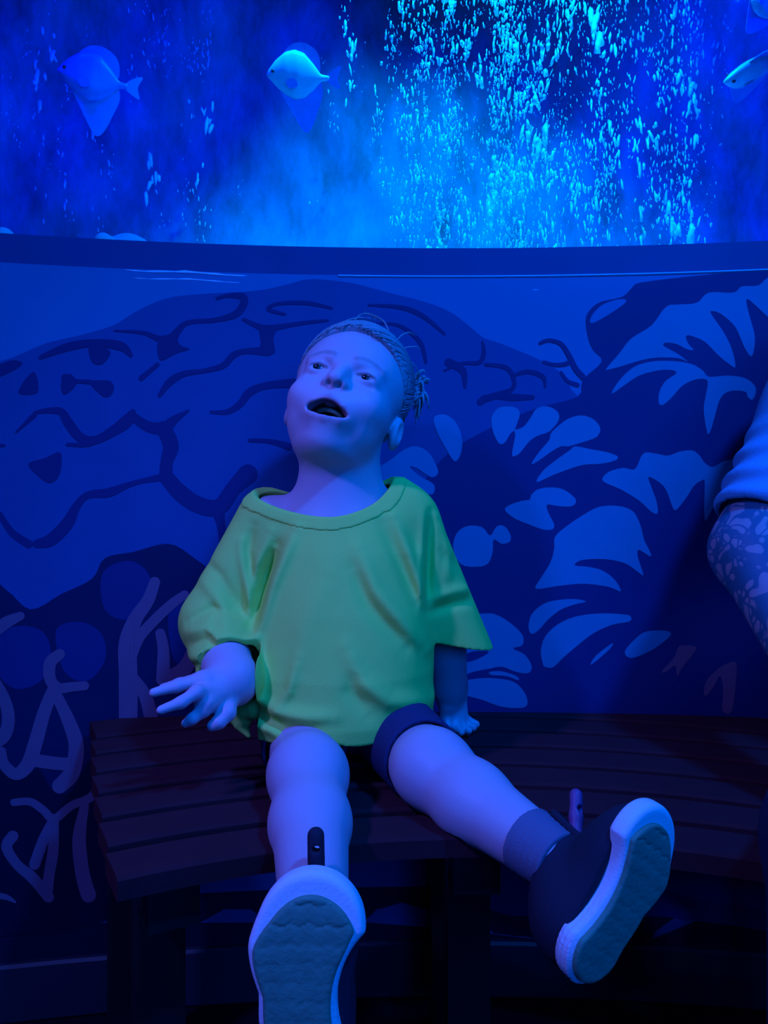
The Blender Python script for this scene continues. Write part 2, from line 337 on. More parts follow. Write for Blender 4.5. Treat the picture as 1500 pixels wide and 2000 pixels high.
# dark cracks of the mound
CR = [
 ([(1060, 332), (1120, 318), (1185, 325), (1190, 360), (1150, 410), (1050, 438), (920, 450), (870, 490), (840, 525), (780, 530), (700, 500), (560, 490)], [14, 20, 34, 38, 34, 22, 22, 34, 44, 30, 18, 8]),
 ([(1190, 435), (1260, 468), (1310, 480), (1400, 465), (1500, 450), (1600, 440)], [16, 26, 34, 22, 18, 12]),
 ([(1310, 590), (1200, 590), (1140, 610), (1090, 660), (1000, 685), (900, 700), (830, 740), (780, 805)], [46, 26, 32, 30, 22, 28, 36, 20]),
 ([(1390, 410), (1310, 385), (1360, 358), (1500, 355), (1620, 380)], [14, 18, 16, 20, 12]),
 ([(690, 722), (770, 655)], [26, 20]),
 ([(440, 740), (370, 735), (320, 720)], [22, 20, 40]),
 ([(200, 620), (330, 570), (460, 550), (590, 565), (640, 610)], [20, 40, 36, 44, 20]),
 ([(170, 890), (230, 880), (300, 885), (335, 940), (395, 1012), (470, 1022), (560, 975), (620, 930), (650, 885)], [14, 26, 36, 48, 46, 40, 50, 60, 26]),
 ([(80, 985), (170, 900)], [10, 26]),
 ([(330, 1045), (420, 1046), (500, 1020)], [16, 22, 24]),
 ([(640, 900), (720, 955), (800, 965), (850, 925), (920, 880)], [40, 50, 60, 40, 10]),
 ([(800, 965), (835, 1050), (815, 1130), (810, 1200)], [70, 76, 60, 64]),
 ([(810, 1200), (880, 1280), (970, 1340), (1070, 1350), (1140, 1260), (1210, 1190)], [70, 80, 80, 80, 76, 96]),
 ([(820, 1200), (700, 1222), (620, 1245), (530, 1280), (430, 1292), (375, 1345), (330, 1430), (250, 1510), (180, 1530)], [40, 24, 28, 44, 34, 40, 60, 60, 40]),
 ([(1060, 1350), (1080, 1440), (1095, 1560)], [70, 40, 40]),
 ([(1030, 887), (1110, 886), (1170, 850), (1220, 790), (1300, 758), (1430, 745)], [14, 26, 34, 40, 34, 44]),
 ([(1220, 1025), (1320, 1030), (1410, 1055)], [18, 22, 36]),
 ([(0, 1385), (60, 1475), (140, 1530)], [26, 34, 40]),
 ([(-40, 700), (60, 660), (100, 650)], [60, 50, 20]),
 ([(-60, 1050), (20, 1050)], [26, 14]),
]
for s, wd in CR: print_stroke('printed_crack', s, wd, M['crack'], 0.0012, T3)
for f in ([(780, 540), (850, 510), (880, 560), (925, 580), (860, 600), (790, 635), (770, 590)], [(1270, 470), (1350, 470), (1335, 530), (1340, 600), (1275, 592), (1275, 540)],
          [(440, 740), (500, 732), (545, 740), (556, 780), (530, 812), (490, 800)], [(300, 740), (340, 700), (375, 740), (350, 780), (310, 800)],
          [(440, 560), (540, 590), (500, 652), (450, 640)], [(140, 1140), (220, 1112), (297, 1085), (292, 1190), (245, 1232), (190, 1200)], [(90, 790), (165, 690), (185, 790)]):
    print_poly('printed_crack', f, M['crack'], 0.0014, T3)
CR4 = [([(-80, 560), (0, 525), (90, 520), (112, 470), (105, 420)], [10, 14, 22, 22, 10]),
       ([(120, 530), (220, 545), (258, 600), (250, 650), (180, 678), (110, 700)], [16, 22, 20, 22, 30, 36]),
       ([(260, 582), (330, 565), (400, 590), (412, 640)], [16, 22, 22, 10]),
       ([(95, 712), (150, 685), (250, 690), (350, 690)], [34, 26, 34, 22]),
       ([(-450, 240), (-300, 250), (-190, 290), (-80, 380)], [10, 20, 22, 12]),
       ([(-420, 330), (-300, 340), (-200, 420), (-170, 520)], [10, 16, 22, 14]),
       ([(-60, 520), (10, 560), (20, 640)], [40, 34, 14])]
for s, wd in CR4: print_stroke('printed_crack', s, wd, M['crack'], 0.0012, T4)
# dark hollows low on the left and the violet branching corals
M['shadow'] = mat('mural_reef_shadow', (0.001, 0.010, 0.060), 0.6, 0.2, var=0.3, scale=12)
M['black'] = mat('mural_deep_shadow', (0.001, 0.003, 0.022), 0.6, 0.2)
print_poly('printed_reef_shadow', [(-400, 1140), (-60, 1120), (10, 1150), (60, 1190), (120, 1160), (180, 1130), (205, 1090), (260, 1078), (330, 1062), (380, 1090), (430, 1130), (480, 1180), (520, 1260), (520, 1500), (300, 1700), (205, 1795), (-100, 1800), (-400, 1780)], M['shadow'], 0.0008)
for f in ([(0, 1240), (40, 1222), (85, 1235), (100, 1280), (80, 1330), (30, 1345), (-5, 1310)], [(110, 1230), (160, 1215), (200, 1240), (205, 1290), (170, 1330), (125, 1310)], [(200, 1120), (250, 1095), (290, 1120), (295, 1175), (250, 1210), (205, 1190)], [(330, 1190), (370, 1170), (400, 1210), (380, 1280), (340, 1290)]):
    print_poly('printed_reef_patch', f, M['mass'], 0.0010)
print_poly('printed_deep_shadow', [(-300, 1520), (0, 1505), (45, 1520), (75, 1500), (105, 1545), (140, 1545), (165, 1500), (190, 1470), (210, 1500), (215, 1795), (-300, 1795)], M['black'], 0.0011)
CO = [
 ([(590, 850), (590, 640), (588, 490), (620, 380), (680, 290), (712, 205)], [86, 86, 84, 66, 58, 50]),
 ([(600, 560), (640, 460), (710, 380), (790, 305), (850, 262)], [50, 50, 48, 46, 40]),
 ([(700, 850), (670, 730), (610, 640)], [64, 60, 50]),
 ([(750, 650), (752, 520), (738, 440)], [64, 54, 46]),
 ([(780, 640), (850, 600), (885, 520), (890, 430)], [60, 70, 56, 40]),
 ([(275, 535), (232, 575), (232, 650), (270, 690), (330, 685), (390, 680)], [50, 56, 54, 50, 44, 42]),
 ([(250, 690), (205, 800), (165, 940), (130, 1040), (75, 1085), (20, 1040), (10, 980)], [56, 60, 66, 66, 56, 50, 40]),
 ([(265, 730), (320, 850), (352, 960), (330, 1080), (275, 1140)], [50, 62, 70, 76, 70]),
 ([(150, 1020), (250, 1035), (330, 1040)], [60, 60, 60]),
 ([(-40, 440), (30, 390), (95, 360)], [60, 56, 40]),
 ([(-40, 640), (20, 740), (40, 830), (20, 910), (-40, 950)], [60, 56, 60, 60, 60]),
 ([(65, 1215), (140, 1212), (200, 1250), (250, 1290), (330, 1230), (420, 1190), (470, 1110)], [34, 36, 38, 40, 38, 40, 34]),
 ([(250, 1290), (200, 1390), (160, 1500)], [44, 50, 50]),
 ([(252, 1300), (245, 1440), (225, 1560), (220, 1650)], [40, 50, 50, 46]),
 ([(60, 1370), (32, 1420), (80, 1500), (150, 1560), (225, 1650)], [52, 50, 46, 52, 50]),
 ([(390, 1230), (365, 1380), (380, 1540), (408, 1640)], [40, 62, 66, 70]),
 ([(-30, 1640), (30, 1650), (70, 1672)], [30, 26, 12]),
]
for s, wd in CO: print_stroke('printed_coral', s, wd, M['coral'], 0.0016, T7)
# vinyl creases under the frame, coloured pale to paint in the lamp's highlight streaks
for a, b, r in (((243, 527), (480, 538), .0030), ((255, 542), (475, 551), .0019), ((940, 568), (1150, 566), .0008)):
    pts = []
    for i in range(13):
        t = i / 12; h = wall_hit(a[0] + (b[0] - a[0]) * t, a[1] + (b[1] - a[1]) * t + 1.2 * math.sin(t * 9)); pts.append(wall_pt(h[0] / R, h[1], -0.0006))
    tube('crease_highlight', pts, [r * (0.3 + 0.7 * math.sin(math.pi * i / 12) * (0.6 + .4 * math.sin(i * 2.3))) for i in range(13)], M['crease_glint'], wall, 8)

# ---------------------------------------------------------------- SDF modelling
class Field:
    def __init__(s, lo, hi, vs):
        s.lo = np.array(lo, float); s.vs = vs
        s.n = np.ceil((np.array(hi) - s.lo) / vs).astype(int) + 1
        s.a = np.full(s.n, 0.05, np.float32)
    def region(s, c, r):
        c = np.asarray(c, float)
        i0 = np.maximum(np.floor((c - r - s.lo) / s.vs).astype(int), 0); i1 = np.minimum(np.ceil((c + r - s.lo) / s.vs).astype(int) + 1, s.n)
        if (i1 <= i0).any(): return None
        ax = [(s.lo[k] + np.arange(i0[k], i1[k]) * s.vs).astype(np.float32) for k in range(3)]
        return tuple(slice(i0[k], i1[k]) for k in range(3)), ax
    def put(s, fn, c, r, k=0.0, op='add', pad=None):
        pad = k + 0.02 if pad is None else pad
        rg = s.region(c, np.asarray(r) + pad)
        if rg is None: return
        sl, ax = rg
        d = fn(ax[0][:, None, None], ax[1][None, :, None], ax[2][None, None, :]).astype(np.float32)
        a = s.a[sl]
        if op == 'sub': d = -d
        sg = -1.0 if op == 'sub' else 1.0
        if op == 'add':
            if k > 0:
                h = np.clip(0.5 + 0.5 * (a - d) / k, 0, 1); res = a + (d - a) * h - k * h * (1 - h)
            else: res = np.minimum(a, d)
        else:
            if k > 0:
                h = np.clip(0.5 - 0.5 * (a - d) / k, 0, 1); res = a + (d - a) * h + k * h * (1 - h)
            else: res = np.maximum(a, d)
        s.a[sl] = res
    # primitives; fr = (origin, 3x3 with local axes as columns) or None
    @staticmethod
    def loc(fr, x, y, z):
        if fr is None: return x, y, z
        o, A = fr; x = x - np.float32(o[0]); y = y - np.float32(o[1]); z = z - np.float32(o[2])
        A = np.asarray(A, np.float32)
        return tuple(x * A[0, i] + y * A[1, i] + z * A[2, i] for i in range(3))
    @staticmethod
    def w(fr, p):
        p = np.asarray(p, float)
        return p if fr is None else np.asarray(fr[0]) + np.asarray(fr[1]) @ p
    def ell(s, c, r, k=0.0, op='add', fr=None, rot=None):
        c = np.asarray(c, float); r = np.asarray(r, float) if hasattr(r, '__len__') else np.array([r] * 3, float)
        def fn(x, y, z):
            q = s.loc(fr, x, y, z); q = [q[i] - np.float32(c[i]) for i in range(3)]
            if rot is not None: q = s.loc((np.zeros(3), rot), *q)
            k0 = np.sqrt((q[0] / r[0]) ** 2 + (q[1] / r[1]) ** 2 + (q[2] / r[2]) ** 2)
            k1 = np.sqrt((q[0] / r[0] ** 2) ** 2 + (q[1] / r[1] ** 2) ** 2 + (q[2] / r[2] ** 2) ** 2)
            return k0 * (k0 - 1) / np.maximum(k1, 1e-6)
        s.put(fn, s.w(fr, c), float(r.max()), k, op)
    def cap(s, a, b, ra, rb=None, k=0.0, op='add', fr=None):
        rb = ra if rb is None else rb
        a = s.w(fr, a); b = s.w(fr, b); ab = b - a; L2 = float(ab @ ab) + 1e-12
        def fn(x, y, z):
            px, py, pz = x - np.float32(a[0]), y - np.float32(a[1]), z - np.float32(a[2])
            t = np.clip((px * ab[0] + py * ab[1] + pz * ab[2]) / L2, 0, 1).astype(np.float32)
            return np.sqrt((px - t * ab[0]) ** 2 + (py - t * ab[1]) ** 2 + (pz - t * ab[2]) ** 2) - (ra + (rb - ra) * t)
        s.put(fn, (a + b) / 2, np.abs(ab) / 2 + max(ra, rb), k, op)
    def chain(s, pts, rad, k=0.0, op='add', fr=None):
        for i in range(len(pts) - 1): s.cap(pts[i], pts[i + 1], rad[i], rad[i + 1], k if i == 0 else min(k, 0.004), op, fr)
    def loft(s, keys, k=0.0):
        K = np.array(keys, float); zc = (K[0, 0] + K[-1, 0]) / 2
        def fn(x, y, z):
            zz = np.asarray(z).ravel(); it = lambda j: np.interp(zz, K[:, 0], K[:, j]).astype(np.float32)[None, None, :]
            cx, cy, A, B = it(1), it(2), it(3), it(4)
            e = np.sqrt(((x - cx) / A) ** 2 + ((y - cy) / B) ** 2)
            d = (e - 1) * np.minimum(A, B)
            return np.maximum(d, np.maximum(K[0, 0] - z, z - K[-1, 0]))
        c = [K[:, 1].mean(), K[:, 2].mean(), zc]; s.put(fn, c, [K[:, 3].max() + .03, K[:, 4].max() + .03, (K[-1, 0] - K[0, 0]) / 2], k)
    def grid(s): return [(s.lo[k] + np.arange(s.n[k]) * s.vs).astype(np.float32).reshape([-1 if j == k else 1 for j in range(3)]) for k in range(3)]
    def mesh(s):
        a = s.a; ins = a < 0
        cnt = np.zeros(tuple(s.n - 1), np.int8)
        for i in (0, 1):
            for j in (0, 1):
                for k in (0, 1): cnt += ins[i:s.n[0] - 1 + i, j:s.n[1] - 1 + j, k:s.n[2] - 1 + k]
        act = np.argwhere((cnt > 0) & (cnt < 8)); del cnt
        cor = np.array([(i, j, k) for i in (0, 1) for j in (0, 1) for k in (0, 1)])
        val = np.stack([a[act[:, 0] + c[0], act[:, 1] + c[1], act[:, 2] + c[2]] for c in cor], 1)
        acc = np.zeros((len(act), 3)); num = np.zeros(len(act))
        for i in range(8):
            for j in range(i + 1, 8):
                if np.abs(cor[i] - cor[j]).sum() != 1: continue
                va, vb = val[:, i], val[:, j]; m = (va < 0) != (vb < 0); t = np.where(m, va / np.where(m, va - vb, 1), 0)
                acc += np.where(m[:, None], cor[i] + (cor[j] - cor[i]) * t[:, None], 0); num += m
        V = s.lo + (act + acc / num[:, None]) * s.vs
        idx = np.full(tuple(s.n - 1), -1, np.int32); idx[act[:, 0], act[:, 1], act[:, 2]] = np.arange(len(act))
        Q = []
        for ax in range(3):
            b, c = (ax + 1) % 3, (ax + 2) % 3
            sl0 = [slice(None)] * 3; sl1 = [slice(None)] * 3; sl0[ax] = slice(0, -1); sl1[ax] = slice(1, None)
            e = np.argwhere(ins[tuple(sl0)] != ins[tuple(sl1)])
            e = e[(e[:, b] > 0) & (e[:, c] > 0) & (e[:, b] < s.n[b] - 1) & (e[:, c] < s.n[c] - 1)]
            flip = ins[e[:, 0], e[:, 1], e[:, 2]]
            g = []
            for db, dc in ((-1, -1), (0, -1), (0, 0), (-1, 0)):
                q = e.copy(); q[:, b] += db; q[:, c] += dc; g.append(idx[q[:, 0], q[:, 1], q[:, 2]])
            g = np.stack(g, 1); g[~flip] = g[~flip][:, ::-1]; Q.append(g)
        Q = np.concatenate(Q); Q = Q[(Q >= 0).all(1)]
        return V, Q
    def build(s, name, material, parent=None, tone=None, smooth_it=1):
        V, Q = s.mesh()
        for _ in range(smooth_it):                               # light relaxation
            A = np.zeros_like(V); n = np.zeros(len(V))
            for i in range(4):
                np.add.at(A, Q[:, i], V[Q[:, (i + 1) % 4]]); np.add.at(A, Q[:, (i + 1) % 4], V[Q[:, i]]); n += np.bincount(Q[:, i], minlength=len(V)) + np.bincount(Q[:, (i + 1) % 4], minlength=len(V))
            V = V * 0.5 + 0.5 * A / np.maximum(n, 1)[:, None]
        me = bpy.data.meshes.new(name)
        me.vertices.add(len(V)); me.vertices.foreach_set('co', V.astype(np.float32).ravel())
        me.loops.add(len(Q) * 4); me.loops.foreach_set('vertex_index', Q.astype(np.int32).ravel())
        me.polygons.add(len(Q)); me.polygons.foreach_set('loop_start', np.arange(len(Q), dtype=np.int32) * 4)
        me.polygons.foreach_set('use_smooth', np.ones(len(Q), bool))
        me.update(calc_edges=True); me.validate()
        me.materials.append(material)
        if tone is not None:
            at = me.attributes.new('tone', 'FLOAT_COLOR', 'POINT'); c = np.ones((len(V), 4), np.float32); c[:, :3] = tone(V); at.data.foreach_set('color', c.ravel())
        o = bpy.data.objects.new(name, me); COL.objects.link(o)
        if parent: o.parent = parent
        return o
def smoothstep(a, b, x):
    t = np.clip((x - a) / (b - a), 0, 1); return t * t * (3 - 2 * t)

# ---------------------------------------------------------------- slatted bench (a ring segment)
BX, BY = 0.09, 0.09
SEAT = 0.435
def ring_pt(r, a, z): return (BX + r * math.sin(a), BY + r * math.cos(a), z)
bench = thing('slatted_bench', 'curved bench of dark stained wooden slats along the mural wall', 'bench')
A0, A1 = math.radians(-28), math.radians(52)
NS = 6; R0, R1 = 0.632, 1.07; pitch = (R1 - R0) / NS
def wall_reach(a):                                              # from the ring's middle to just before the wall
    dx, dy = math.sin(a), math.cos(a); ox, oy = BX - XC, BY - YC; b_ = ox * dx + oy * dy
    return -b_ + math.sqrt(b_ * b_ - (ox * ox + oy * oy - R * R)) - 0.006
for i in range(NS + 1):
    r0 = R0 + i * pitch; r1 = r0 + pitch - 0.017 + (0.027 if i == NS else 0); b = 0.003; V = []; F = []; z1 = SEAT; z0 = SEAT - 0.020; n = 36
    a0 = math.radians(np.interp(r0, [.64, 1.17], [-29.6, -26.1]))
    for j in range(n + 1):
        a = a0 + (A1 - a0) * j / n; ro = max(min(r1, wall_reach(a)), r0 + .008)      # the last slat is scribed to the wall
        for r, z in ((r0, z0), (r0, z1 - b), (r0 + b, z1), (ro - b, z1), (ro, z1 - b), (ro, z0)): V.append(ring_pt(r, a, z))
        if j:
            for q in range(6): F.append(((j - 1) * 6 + q, (j - 1) * 6 + (q + 1) % 6, j * 6 + (q + 1) % 6, j * 6 + q))
    F.append(tuple(range(5, -1, -1))); F.append(tuple(range(n * 6, n * 6 + 6)))
    mesh_obj('slat', V, [tuple(reversed(f)) for f in F], M['slat'], bench, smooth=False)
def radial_box(name, a, r0, r1, z0, z1, th, parent):
    c, s = math.cos(a), math.sin(a); V = []
    for r in (r0, r1):
        for t in (-th / 2, th / 2):
            for z in (z0, z1): V.append((BX + r * s + t * c, BY + r * c - t * s, z))
    return mesh_obj(name, V, [(0, 1, 3, 2), (4, 6, 7, 5), (0, 4, 5, 1), (2, 3, 7, 6), (0, 2, 6, 4), (1, 5, 7, 3)], M['benchmetal'], parent, False)
for a in (-25, 0, 26, 49):
    a = math.radians(a)
    radial_box('bearer', a, R0 + .02, min(R1 + .04, wall_reach(a) - .012), SEAT - 0.065, SEAT - 0.021, 0.045, bench)
    radial_box('leg', a, R0 + .09, R0 + .14, 0.0, SEAT - 0.066, 0.045, bench); radial_box('leg', a, R1 - .09, R1 - .04, 0.0, SEAT - 0.066, 0.045, bench)

# ---------------------------------------------------------------- the child
child = thing('person', 'small child in a yellow T-shirt laughing upwards, legs stretched out on the bench', 'person')
child.location = (0, 0, 0)
pit, yaw, rol = map(math.radians, (20, 9, 14))
def head_frame(o, pit, yaw, rol):
    cp, sp = math.cos(pit), math.sin(pit); cy, sy = math.cos(yaw), math.sin(yaw); cr, sr = math.cos(rol), math.sin(rol)
    Rp = np.array([[1, 0, 0], [0, cp, -sp], [0, sp, cp]]); Ry = np.array([[cy, -sy, 0], [sy, cy, 0], [0, 0, 1]]); Rr = np.array([[cr, 0, sr], [0, 1, 0], [-sr, 0, cr]])
    return (np.array(o), np.diag([1, -1, 1.]) @ Rr @ Ry @ Rp)
HF = head_frame((-0.048, 0.995, 0.880), pit, yaw, rol)
def hw(p): return HF[0] + HF[1] @ np.asarray(p, float)

# joints (world)
sh_r, el_r, wr_r = np.array([-.150, 1.0, .722]), P(418, 1215, .97), P(452, 1328, .855)
sh_l, el_l, wr_l = np.array([.038, 1.01, .722]), P(868, 1190, 1.035), P(879, 1345, 1.055)
hip_r, kn_r, an_r = np.array([-.103, .94, .474]), np.array([-.079, .80, .466]), np.array([-.053, .588, .424])
hip_l, kn_l, an_l = np.array([.004, .94, .476]), np.array([.050, .80, .472]), np.array([.143, .662, .443])
B = Field((-.30, .53, .40), (.20, 1.12, 1.02), .0020)
B.ell((-.055, .975, .505), (.095, .075, .065)); B.ell((-.055, .96, .58), (.088, .075, .085), .03); B.ell((-.055, .985, .665), (.088, .066, .085), .03)
B.cap((-.140, 1.0, .722), (.028, 1.005, .726), .036, .036, .03)
B.cap((-.058, .995, .735), (-.056, .985, .83), .056, .050, .035)
B.chain([sh_r, el_r], [.034, .033], .02); B.chain([el_r, wr_r], [.034, .028], .012)
B.chain([sh_l, el_l], [.034, .031], .02); B.chain([el_l, wr_l], [.030, .023], .012)
for h, kx, a in ((hip_r, kn_r, an_r), (hip_l, kn_l, an_l)):
    B.cap(h, kx, .041, .0375, .02)
    c = kx + (a - kx) * .38 + np.array([0, 0, -.002]); B.cap(kx, c, .037, .0365, .02); B.cap(c, a, .036, .026, .015)
    B.ell(kx + np.array([0, -.008, .006]), (.036, .032, .034), .015)
# head
def H(kind_, *a, **kw): getattr(B, kind_)(*a, fr=HF, **kw)
H('ell', (0, -.014, .032), (.071, .083, .072), k=.02)
H('ell', (0, .016, .012), (.0655, .058, .066), k=.02)              # forehead
H('ell', (0, .022, -.036), (.056, .054, .052), k=.025)             # jaw
for s in (-1, 1):
    H('ell', (s * .033, .042, -.030), (.026, .028, .025), k=.020)  # cheeks
    H('ell', (s * .029, .030, -.060), (.021, .024, .020), k=.020)  # jowls
H('ell', (0, .048, -.079), (.022, .022, .018), k=.016)             # chin
H('ell', (0, .020, -.082), (.036, .034, .016), k=.020)             # under the chin
H('ell', (0, .066, -.046), (.030, .018, .026), k=.016)             # muzzle
for s in (-1, 1):
    H('ell', (s * .031, .082, .003), (.019, .013, .012), k=.012, op='sub')
    H('cap', (s * .016, .070, .021), (s * .044, .058, .019), .006, .004, k=.010)   # brow
H('cap', (0, .071, .010), (0, .084, -.013), .0065, .0095, k=.010)
H('ell', (0, .0865, -.015), (.0095, .0085, .008), k=.006)
for s in (-1, 1):
    H('ell', (s * .0100, .0805, -.019), (.0065, .007, .006), k=.005)
    H('ell', (s * .0062, .0865, -.0225), (.0034, .005, .0032), k=.002, op='sub')
    # eyelids around the eyeball
    H('ell', (s * .031, .058, .005), (.0165, .0150, .0125), k=.006)
    H('ell', (s * .031, .0745, .0040), (.0115, .0075, .0036), k=.0025, op='sub')
    # ears
    E_ = (s * .071, -.014, -.020)
    H('ell', E_, (.0085, .016, .023), k=.006)
    H('ell', (s * .080, -.008, -.018), (.0065, .009, .015), k=.003, op='sub')
for s in (-1, 1):
    H('cap', (s * .020, .077, -.0075), (s * .040, .068, -.0085), .0012, .0012, k=.006, op='sub')
# lips and the open mouth
lipU = [(-.0280, .063, -.0540), (-.017, .0755, -.0445), (0, .0805, -.0405), (.017, .0755, -.0445), (.0280, .063, -.0540)]
lipL = [(-.0280, .063, -.0540), (-.016, .0715, -.0610), (0, .0750, -.0635), (.016, .0715, -.0610), (.0280, .063, -.0540)]
for L_ in (lipU, lipL):
    for i in range(4): H('cap', L_[i], L_[i + 1], .0036 if 0 < i < 4 else .0028, .0036 if i < 3 else .0028, k=.006)
H('ell', (0, .074, -.0535), (.0250, .026, .0072), k=.003, op='sub')
H('ell', (0, .070, -.0515), (.0175, .024, .0098), k=.003, op='sub')
H('ell', (0, .050, -.062), (.015, .018, .005), k=.004)              # tongue
for s in (-1, 1): H('ell', (s * .036, .054, -.030), (.016, .013, .012), k=.016)   # smile cheeks

# hands: palm + five fingers
def finger(pts, r0, r1, k=.006):
    n = len(pts); B.chain([np.asarray(p) for p in pts], [r0 + (r1 - r0) * i / (n - 1) for i in range(n)], k)
pc = P(424, 1350, .838)
B.cap(wr_r, P(425, 1345, .84), .026, .019, .015); B.cap(P(425, 1340, .84), P(398, 1332, .825), .016, .013, .010); B.cap(P(425, 1355, .835), P(402, 1372, .81), .016, .012, .010)
finger([P(410, 1330, .83), P(388, 1330, .822), P(345, 1341, .808), P(300, 1353, .797)], .0090, .0050, .004)
finger([P(414, 1328, .845), P(390, 1326, .845), P(350, 1336, .842), P(318, 1344, .838)], .0088, .0050, .004)
finger([P(412, 1350, .82), P(384, 1352, .80), P(354, 1372, .787), P(314, 1387, .776)], .0088, .0048, .004)
finger([P(414, 1372, .82), P(396, 1388, .806), P(376, 1404, .80), P(362, 1413, .80)], .0085, .0046, .004)
finger([P(448, 1362, .84), P(444, 1392, .820), P(428, 1410, .812), P(414, 1418, .81)], .0105, .0058, .005)
hl = P(886, 1378, 1.06)
B.cap(wr_l, hl, .022, .016, .012); B.cap(hl, P(896, 1400, 1.062), .017, .014, .008); B.cap(P(880, 1378, 1.06), P(884, 1400, 1.05), .014, .012, .008)
finger([P(896, 1395, 1.07), P(908, 1406, 1.075), P(930, 1415, 1.07)], .009, .0055)
finger([P(894, 1400, 1.06), P(905, 1414, 1.06), P(924, 1421, 1.052)], .009, .0055)
finger([P(890, 1402, 1.05), P(899, 1418, 1.045), P(915, 1427, 1.035)], .009, .0055)
finger([P(885, 1402, 1.042), P(890, 1420, 1.034), P(901, 1430, 1.024)], .0085, .0052)
finger([P(872, 1378, 1.05), P(870, 1402, 1.035), P(874, 1418, 1.025)], .010, .006)

def body_tone(V):
    q = (V - HF[0]) @ HF[1]; c = np.ones((len(V), 3))
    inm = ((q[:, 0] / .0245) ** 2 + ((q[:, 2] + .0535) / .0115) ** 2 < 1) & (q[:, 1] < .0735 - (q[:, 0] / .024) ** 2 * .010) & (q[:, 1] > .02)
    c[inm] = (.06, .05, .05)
    def dist(Ls):
        d = np.full(len(V), 9.)
        for a, b in zip(Ls[:-1], Ls[1:]):
            a = np.array(a); b = np.array(b); t = np.clip(((q - a) @ (b - a)) / ((b - a) @ (b - a)), 0, 1); d = np.minimum(d, np.linalg.norm(q - a - t[:, None] * (b - a), axis=1))
        return d
    near = (np.abs(q) < .1).all(1)
    dl = np.minimum(dist(lipU), dist(lipL)); f = smoothstep(.0085, .005, dl) * near * (~inm)
    c *= 1 - f[:, None] * np.array([.12, .45, .40])
    for s in (-1, 1):
        br = [(s * .014, .076, .023), (s * .030, .073, .027), (s * .046, .060, .021)]
        f = smoothstep(.0055, .002, np.minimum(dist(br), 1)) * near; c *= 1 - f[:, None] * .32
        ey = [(s * .031 - .0115, .070, .006), (s * .031, .072, .0085), (s * .031 + .0115, .070, .006)]
        f = smoothstep(.0030, .0012, dist(ey)) * near; c *= 1 - f[:, None] * .6
    return c
gx, gy, gz = B.grid(); over = np.sqrt((gx - BX) ** 2 + (gy - BY) ** 2) > R0 - .004
B.a = np.maximum(B.a, np.where(over, SEAT + .0008 - gz, -1)).astype(np.float32); del over
body = B.build('body', M['skin'], child, body_tone, 1); del B
# eyes, teeth
def uv_ball(name, c, r, material, parent, fr=None, n=16):
    V = []; F = []
    for i in range(n // 2 + 1):
        a = math.pi * i / (n // 2)
        for j in range(n):
            b = 2 * math.pi * j / n; p = np.array([r[0] * math.sin(a) * math.cos(b), r[1] * math.sin(a) * math.sin(b), r[2] * math.cos(a)]) + np.array(c)
            V.append(p if fr is None else fr[0] + fr[1] @ p)
            if i: F.append(((i - 1) * n + j, i * n + j, i * n + (j + 1) % n, (i - 1) * n + (j + 1) % n))
    return mesh_obj(name, V, F, material, parent)
for s in (-1, 1):
    e = uv_ball('eye', (s * .031, .0585, .0048), (.0118, .0118, .0118), M['eye'], child, HF)
    uv_ball('iris', (s * .031 - .0012, .0668, .0062), (.0066, .0044, .0066), M['iris'], e, HF, 12)
V, F = join_data([tube_data([hw((x, .066 - (x / .016) ** 2 * .009, -.0475 - (x / .016) ** 2 * .002)) for x in np.linspace(-.016, .016, 9)], .0032, 8)])
mesh_obj('teeth', V, F, M['teeth'], child)

# hair: swept back cap, tied tuft and loose wisps
Hf = Field((-.17, .88, .80), (.10, 1.14, 1.03), .0017)
Hf.ell((0, -.014, .034), (.0765, .090, .0820), fr=HF)
gx, gy, gz = Hf.grid()
q = Field.loc(HF, gx, gy, gz)
tie = np.array([.055, -.075, .055])
ang = np.arctan2(q[0] - tie[0], q[2] - tie[2]) + 0 * q[1]
Hf.a += (0.0011 * np.sin(ang * 46 + q[1] * 60) + 0.0007 * np.sin(ang * 91 + q[1] * 25)).astype(np.float32)
hl_cut = (.010 - (q[2] - 1.05 * q[1]) + .012 * np.sin(ang * 9) * 0.3) / 1.45
edge = np.maximum(Hf.a, hl_cut)
Hf.a = np.maximum(edge, -(Hf.a + .010)).astype(np.float32); del q, ang, hl_cut, edge
hair = Hf.build('hair', M['hair'], child, None, 1); del Hf
tufts = []
rr = random.Random(3)
tw = hw((.060, -.050, .060))
for i in range(46):                                             # tied tuft
    d = Vector((rr.uniform(.1, 1.0), rr.uniform(-.2, .6), rr.uniform(-.95, .75))).normalized(); L = rr.uniform(.016, .034)
    p0 = Vector(tw) + Vector((rr.uniform(-.008, .008), 0, rr.uniform(-.014, .014))); p2 = p0 + d * L; p1 = (p0 + p2) / 2 + Vector((.008, 0, .008))
    tufts.append(tube_data(catmull([p0, p1, p2 + Vector((0, 0, -.004))], 5), [.0026] * 6 + [.0022, .0018, .0014, .001, .0006], 5))
cap_s = []
hc, hr = np.array([0, -.014, .034]), np.array([.0765, .090, .0820])
td = (np.array([.056, -.052, .060]) - hc) / hr; td /= np.linalg.norm(td)
